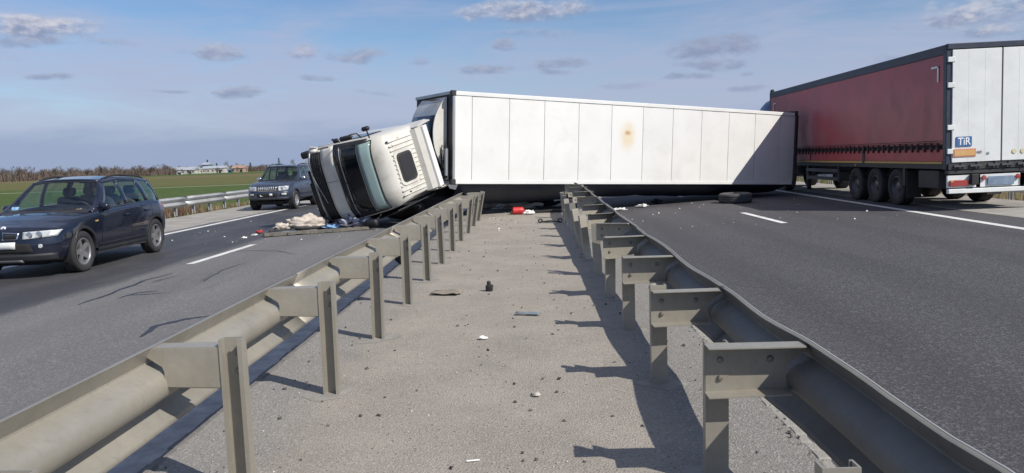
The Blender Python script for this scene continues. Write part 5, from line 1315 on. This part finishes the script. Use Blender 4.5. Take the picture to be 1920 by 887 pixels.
# small pieces on the median
bk = MB(); bk.lathe([(0, 0), (.052, 0), (.060, .02), (.055, .09), (.035, .10), (.030, .135), (.034, .15), (.02, .165), (0, .165)], n=14, axis='z'); bk.box((.045, .01, .06), (.05, .05, .07), R=Matrix.Rotation(.5, 3, 'Y'), bev=.01); o = bk.build('plastic_fitting', 'black_plastic', None, smooth=True, sharp=45)
o.scale = (.78,)*3; o.location = (-.56, 9.45, .004); o.rotation_euler = (.08, -.1, .6); tag(o, 'black plastic fitting standing upright on the dusty median', 'plastic part')
tag(sheetpiece('cardboard', 'cardboard', (-1.08, 9.35), .36, .24, 6.1, .022, -.25), 'bent piece of brown cardboard lying near the rail posts', 'cardboard')
tag(sheetpiece('plastic_shard', 'plastic_blue', (-.08, 7.93), .26, .07, 1.4, .02, -.25), 'blue-grey plastic shard lying flat on the median gravel', 'shard')
tag(lump('paper_scrap', 'foam_white', (-.48, 6.87), .045, .025, .03, 8.8, .4, detail=8), 'small white paper scrap alone on the open median gravel', 'scrap')
tag(lump('pebble', 'stone_pale', (-.01, 5.15), .030, .02, .025, 2.8, .3, detail=8), 'pale rounded pebble lying on the median gravel', 'pebble')
o = MB().tube([(-.035, 0, .006), (.035, .012, .006)], .005, 6).build('cigarette_end', 'foam_white'); o.location = (-.36, 4.02, .002); tag(o, 'white cigarette end lying alone on the median gravel', 'litter')
br2 = MB(); br2.tube([(-.26, 0, .03), (.0, .02, .05), (.24, -.01, .03)], .022, 6); 
for x in (-.26, .24): br2.lathe([(.03, -.02), (.06, -.02), (.06, .02), (.03, .02), (.03, -.02)], c=(x, 0, .06), n=12)
o = br2.build('bracket', 'dark_metal', None, smooth=True, sharp=50); o.location = (.45, 19.2, .005); o.rotation_euler.z = -.2; tag(o, 'dark bent metal link lying across the median by the twisted rail', 'metal part')
o = MB().tube([(-.9, 0, .03), (-.5, .1, .05), (0, .02, .03), (.4, -.08, .06), (.75, .02, .03)], .045, 8).build('hose', 'rubber', None, smooth=True); o.location = (.25, 22.9, .005); tag(o, 'black rubber hose lying on the median under the trailer', 'hose')
tag(lump('rubber_piece', 'rubber', (-2.12, 12.3, .0), .13, .22, .36, 1.9, .3), 'black rubber lump stuck behind a post of the beige rail', 'rubber piece')
tag(lump('paper_scrap', 'foam_white', (2.7, 24.0), .22, .14, .07, 6.3, .6), 'white torn packaging by the buckled rail under the trailer', 'scrap')
tag(lump('paper_scrap', 'foam_white', (3.55, 25.0), .16, .12, .10, 2.3, .6), 'smaller white torn packaging on the asphalt between the buckled rail and the tyre', 'scrap')
tag(lump('rubber_piece', 'rubber', (4.25, 26.4), .16, .12, .14, 3.9, .5), 'black rubber chunk on the asphalt under the trailer edge', 'rubber piece')
# spilled load seen in the dark gap under the trailer
tag(sheetpiece('spilled_sheet', 'foam_white', (-.45, 25.2), 1.5, .9, 4.7, .25, .1, 10), 'crumpled white sheet spilled in the dark gap under the trailer', 'sheet')
tag(lump('spilled_bundle', 'foam_white', (-1.5, 25.4), .35, .28, .34, 11.3, .6), 'white wrapped bundle in the dark gap under the trailer', 'bundle')
tag(lump('spilled_bundle', 'dark_jacket', (.3, 25.4), .5, .3, .3, 12.3, .6), 'dark bundle lying beside the spilled white sheet', 'bundle')
# long dark bent strip lying on the median, further back
o = MB().tube([(-.55, 0, .03), (-.2, .05, .05), (.2, 0, .04), (.6, .02, .02)], .03, 6).build('rod', 'dark_metal', None, smooth=True); o.location = (.75, 24.6, .005); tag(o, 'dark metal rod lying by the foot of the twisted rail', 'metal part')
# white crumbs around the wreck: nobody could count them
def crumbs(name, label, cat, m, n, area, smin, smax, seed, parent_kind='stuff'):
    rnd = random.Random(seed); b = MB()
    ico = [Vector(v).normalized() for v in ((0, 0, 1), (.9, 0, .2), (-.3, .85, .1), (-.4, -.8, .2), (.3, .3, -.8), (-.5, .1, -.7))]
    F = [(0, 1, 2), (0, 2, 3), (0, 3, 1), (4, 2, 1), (4, 5, 2), (5, 3, 2), (4, 1, 5), (5, 1, 3)]
    for _ in range(n):
        x, y = area(rnd); s_ = smin*(smax/smin)**(rnd.random()**2.2); q = Matrix.Rotation(rnd.random()*6, 3, 'Z') @ Matrix.Rotation(rnd.random()*3, 3, 'X'); c = Vector((x, y, zat(x)+s_*.35))
        k = [rnd.uniform(.7, 1.2) for _ in range(6)]; fl = rnd.uniform(.5, .9)
        vs3 = []
        for v, kk in zip(ico, k):
            w = q @ (v*kk*s_); w.z *= fl; vs3.append(w+c)
        b.add(vs3, F)
    o = b.build(name, m); o['kind'] = 'stuff'; o['label'] = label; o['category'] = cat; return o
crumbs('dark_grit', 'dark loose stones and clods scattered over the median', 'gravel', 'stone_dark', 1000, lambda r: (r.uniform(-2.05, 1.45), 2.2+20*r.random()**1.5), .004, .022, 1)
crumbs('pale_grit', 'pale chips scattered over the median', 'gravel', 'stone_pale', 900, lambda r: (r.uniform(-1.95, 1.45), 2.2+16*r.random()**1.8), .003, .011, 2)
crumbs('glass_crumbs', 'white broken glass and foam crumbs scattered around the wreck', 'debris', 'foam_white', 170, lambda r: (r.choice((r.uniform(-9.5, -2.3), r.uniform(1.8, 9), r.uniform(-1.8, 1.0))), r.uniform(17.5, 26)), .008, .032, 3)
crumbs('kerb_grit', 'loose stones lying along the kerb edge', 'gravel', 'stone_dark', 160, lambda r: (1.46+r.gauss(0, .05), 2.2+9*r.random()), .005, .020, 5)

# ------------------------------------------------------------------ far side: trees, scrub, buildings
def tree_meshes(seed, h, spread, twm):
    """bare winter tree: tapered trunk with limbs, fine twigs apart"""
    rnd = random.Random(seed); tr, tw = MB(), MB()
    def grow(p, d, L, r, lvl):
        q = p+d*L*.5+Vector((rnd.gauss(0, .03), rnd.gauss(0, .03), 0))*L; e = p+d*L+Vector((rnd.gauss(0, .06), rnd.gauss(0, .06), .02))*L
        (tr if lvl < 2 else tw).tube([p, q, e], [r, r*.8, r*.6], 5 if lvl < 2 else 3, caps=False)
        if lvl >= 4: return
        for _ in range((4, 4, 4, 4)[lvl]):
            nd = (d+Vector((rnd.gauss(0, spread), rnd.gauss(0, spread), rnd.uniform(-.05, .5)))).normalized(); t_ = rnd.uniform(.45, 1)
            grow(p.lerp(e, t_), nd, L*rnd.uniform(.50, .72), max(.014, r*.52), lvl+1)
    for _ in range(rnd.choice((1, 2, 3))):
        grow(Vector((rnd.gauss(0, .2), rnd.gauss(0, .2), -.1)), Vector((rnd.gauss(0, .15), rnd.gauss(0, .15), 1)).normalized(), h*.36, h*.022, 0)
    a = tr.build('trunk', 'bark'); c = tw.build('crown', twm); return a, c
protos = [tree_meshes(20+i, random.uniform(6, 8), .62, 'twig' if i % 2 else 'twig_grey') for i in range(5)]
used = set()
def bare_tree(x, y, s_, k, label, grp):
    t = thing('bare_tree', label, 'tree', at((x, y, -1.0), random.random()*6, s_), grp)
    for o in protos[k]:
        if k in used: link_copy(o, t)
        else: o.parent = t
    used.add(k); return t
def farpos(px, Y): 
    v = pdir(px, 320); return v.x/v.y*Y, Y
for i in range(120):
    px = lerp(-160, 330, i/119)+random.uniform(-6, 6); Y = lerp(330, 470, max(0, min(1, px/400)))+random.uniform(-25, 45)
    x, y = farpos(px, Y); bare_tree(x, y, random.uniform(.75, 1.45), i % 5, 'leafless brown tree in the hedgerow along the far edge of the field', 'hedgerow trees')
for i in range(70):
    px = lerp(330, 600, i/69)+random.uniform(-5, 5); Y = random.uniform(520, 640); x, y = farpos(px, Y)
    bare_tree(x, y, random.uniform(.6, 1.25), (i*3+1) % 5, 'leafless tree among the far farm buildings beyond the field', 'trees by the farm')
for i in range(30):
    px = lerp(600, 1900, i/29)+random.uniform(-15, 15); x, y = farpos(px, random.uniform(520, 700)); bare_tree(x, y, random.uniform(.6, 1.0), i % 5, 'leafless tree far beyond the wreck and trailers', 'far trees beyond the wreck')
for i in range(16):
    px = lerp(300, 470, i/15)+random.uniform(-5, 5); x, y = farpos(px, random.uniform(425, 455)); bare_tree(x, y, random.uniform(.45, .85), (i*2) % 5, 'low leafless tree in front of the far farm roofs', 'trees before the farm')
for px, Y, s_ in ((431, 560, 1.55), (440, 575, 1.3), (555, 540, 1.5)):
    x, y = farpos(px, Y); bare_tree(x, y, s_, 2, 'tall leafless tree rising above the farm roofs', 'tall trees by the farm')
def conifer(px, Y, h, label):
    x, y = farpos(px, Y); t = thing('conifer', label, 'tree', at((x, y, -1.0))); rnd = random.Random(px)
    MB().tube([(0, 0, 0), (0, 0, h)], [.2, .03], 6).build('trunk', 'bark', t); b = MB()
    for k in range(900):
        z = h*(.08+.9*rnd.random()); r_ = (h-z)*.26*math.sqrt(rnd.random())+.1; a = rnd.random()*6.28; c = Vector((r_*math.cos(a), r_*math.sin(a), z)); d = Vector((math.cos(a), math.sin(a), -.3))*.45; w = Vector((-math.sin(a), math.cos(a), 0))*.16
        b.add([c-w, c+w, c+d], [(0, 1, 2)])
    b.build('crown', 'conifer', t)
conifer(390, 548, 9.5, 'dark slender conifer rising behind the long grey barn'); conifer(470, 560, 6.5, 'short dark conifer next to the pink-walled house'); conifer(524, 545, 9.0, 'dark conifer among the trees behind the blue-grey off-road car'); conifer(407, 565, 7, 'dark conifer behind the barn roof end')
# scrub at the hedge foot
def scrub(name, label, n, posf, hmin, hmax, m, seed, wid=.05):
    rnd = random.Random(seed); b = MB()
    for _ in range(n):
        x, y, z = posf(rnd); h = rnd.uniform(hmin, hmax); a = rnd.random()*6.28; l = rnd.gauss(0, .35)*h; w = wid*rnd.uniform(.5, 1.4)
        p = Vector((x, y, z)); t_ = p+Vector((math.cos(a)*l, math.sin(a)*l, h)); s_ = Vector((w*math.sin(a), -w*math.cos(a), 0)); mpt = p.lerp(t_, .55)+Vector((0, 0, h*.12))
        b.add([p-s_, p+s_, mpt+s_*.7, mpt-s_*.7, t_], [(0, 1, 2, 3), (3, 2, 4)])
    o = b.build(name, m, fix=False); o['kind'] = 'stuff'; o['label'] = label; o['category'] = 'scrub'; return o
def hpos(r):
    px = r.uniform(-160, 610); Y = (lerp(330, 470, max(0, min(1, px/400))) if px < 330 else 560)+r.uniform(-10, 40); x, y = farpos(px, Y); return x, y, -1.0
scrub('hedge_scrub', 'low brown scrub at the foot of the far hedgerow', 24000, hpos, 1.0, 4.6, 'twig', 4, .12)
scrub('dry_grass', 'dry yellow grass along the verge between the roadside rail and the field', 9000, lambda r: ((lambda x: (x, r.uniform(14, 62), lerp(-.30, -.9, min(1, (-13.6-x)/5))))(-13.9-abs(r.gauss(0, 2.2)))), .10, .42, 'dry_grass', 5, .010)
scrub('bramble', 'reddish brown brambles tangled behind the roadside rail', 2200, lambda r: ((lambda x: (x, r.choice((26.5, 28, 31, 34))+r.gauss(0, .9), lerp(-.30, -.9, min(1, (-13.6-x)/5))))(-15.0-abs(r.gauss(0, .8)))), .25, .75, 'bramble', 6, .008)
scrub('verge_grass', 'dry grass along the verge behind the red trailer', 5000, lambda r: (14.1+abs(r.gauss(0, 2)), r.uniform(10, 60), -.3), .10, .40, 'dry_grass', 8, .010)
def house(name, label, px0, px1, Y, eave, ridge, wall, roof, depth=9, wins=3):
    x0, _ = farpos(px0, Y); x1, _ = farpos(px1, Y); L = x1-x0; t = thing(name, label, 'building', at(((x0+x1)/2, Y, -1.0)))
    eave *= .8; ridge *= .8
    MB().box((0, depth/2, eave/2), (L, depth, eave)).build('wall', wall, t)
    r_ = MB(); r_.prism([(-L/2-.3, -.4, eave-.02), (-L/2-.3, depth/2, ridge), (-L/2-.3, depth+.4, eave-.02)], (L+.6, 0, 0)); r_.build('roof', roof, t)
    for k in range(wins):
        x = lerp(-L/2, L/2, (k+.5)/wins); w = MB().box((x, -.03, eave*.52), (min(1.2, L/wins*.4), .08, eave*.34)).build('window', 'wall_pale', t); MB().box((x, -.08, eave*.52), (min(1.0, L/wins*.33), .04, eave*.27)).build('pane', 'cab_glass', w)
    MB().box((L*.32, -.04, eave*.35), (1.4, .1, eave*.7)).build('door', 'dark_metal', t); return t
house('barn', 'long low barn with pale grey roof behind the field', 312, 366, 470, 3.0, 5.4, 'wall_pale', 'roof_grey', 10, 6)
house('barn', 'low white-walled barn between the brown thicket and the pink-walled house', 378, 420, 480, 3.6, 5.6, 'wall_pale', 'roof_grey', 9, 5)
house('house', 'small house with pinkish walls and tiled roof by the bare trees', 434, 456, 470, 3.2, 5.4, 'wall_pink', 'roof_tile', 8, 3)
house('shed', 'small blue shed beside the pink-walled house', 427, 433, 466, 2.0, 2.6, 'shed_blue', 'shed_blue', 3, 1)
house('house', 'dark grey upper-storey house behind the white barn', 379, 390, 530, 7.0, 9.0, 'shed_blue', 'roof_grey', 8, 2)
house('shed', 'low white shed at the foot of the long barn', 331, 338, 440, 1.6, 2.2, 'wall_pale', 'roof_grey', 3, 1)
x, y = farpos(577, 400); mt_ = thing('radio_mast', 'thin lattice mast standing beyond the field behind the cab', 'mast', at((x, y, -1.0)))
ml = MB()
for k in range(3): ml.tube([(.5*math.cos(k*2.09), .5*math.sin(k*2.09), 0), (.15*math.cos(k*2.09), .15*math.sin(k*2.09), 12.5)], .05, 4)
ml.build('leg', 'galv_far', mt_); mb_ = MB()
for k in range(14):
    r0, r1 = lerp(.5, .15, k/14), lerp(.5, .15, (k+1)/14)
    for q in range(3): mb_.tube([(r0*math.cos(q*2.09), r0*math.sin(q*2.09), 12.5*k/14), (r1*math.cos(q*2.09+2.09), r1*math.sin(q*2.09+2.09), 12.5*(k+1)/14)], .03, 3)
mb_.build('bracing', 'galv_far', mt_)

# dark repair collars round the post feet
def zmed(x, y):
    e = min(1, (x+2.125)/.3, (1.47-x)/.3); return 0.012*mnoise.noise((x*1.3, y*.8, 0))*max(0, e)
rc_ = random.Random(3)
for px_, ys_ in ((-1.46, posts_l), (.87, posts_r)):
    for y0 in ys_:
        b = MB(); n_ = 22; x0 = px_+rc_.uniform(-.03, .03); R0 = rc_.uniform(.13, .19); sd = rc_.random()*50
        ring_ = []
        for k in range(n_):
            a_ = 2*math.pi*k/n_; r_ = R0*(1+.45*mnoise.noise((math.cos(a_)*1.3, math.sin(a_)*1.3, sd))); ring_.append((x0+r_*math.cos(a_), y0+r_*1.1*math.sin(a_)))
        b.v = [(x0, y0, zmed(x0, y0)+.004)]+[(x, y, zmed(x, y)+.002) for x, y in ring_]; b.f = [(0, k+1, (k+1) % n_+1) for k in range(n_)]
        b.build('foot_patch', 'foot_patch', median)
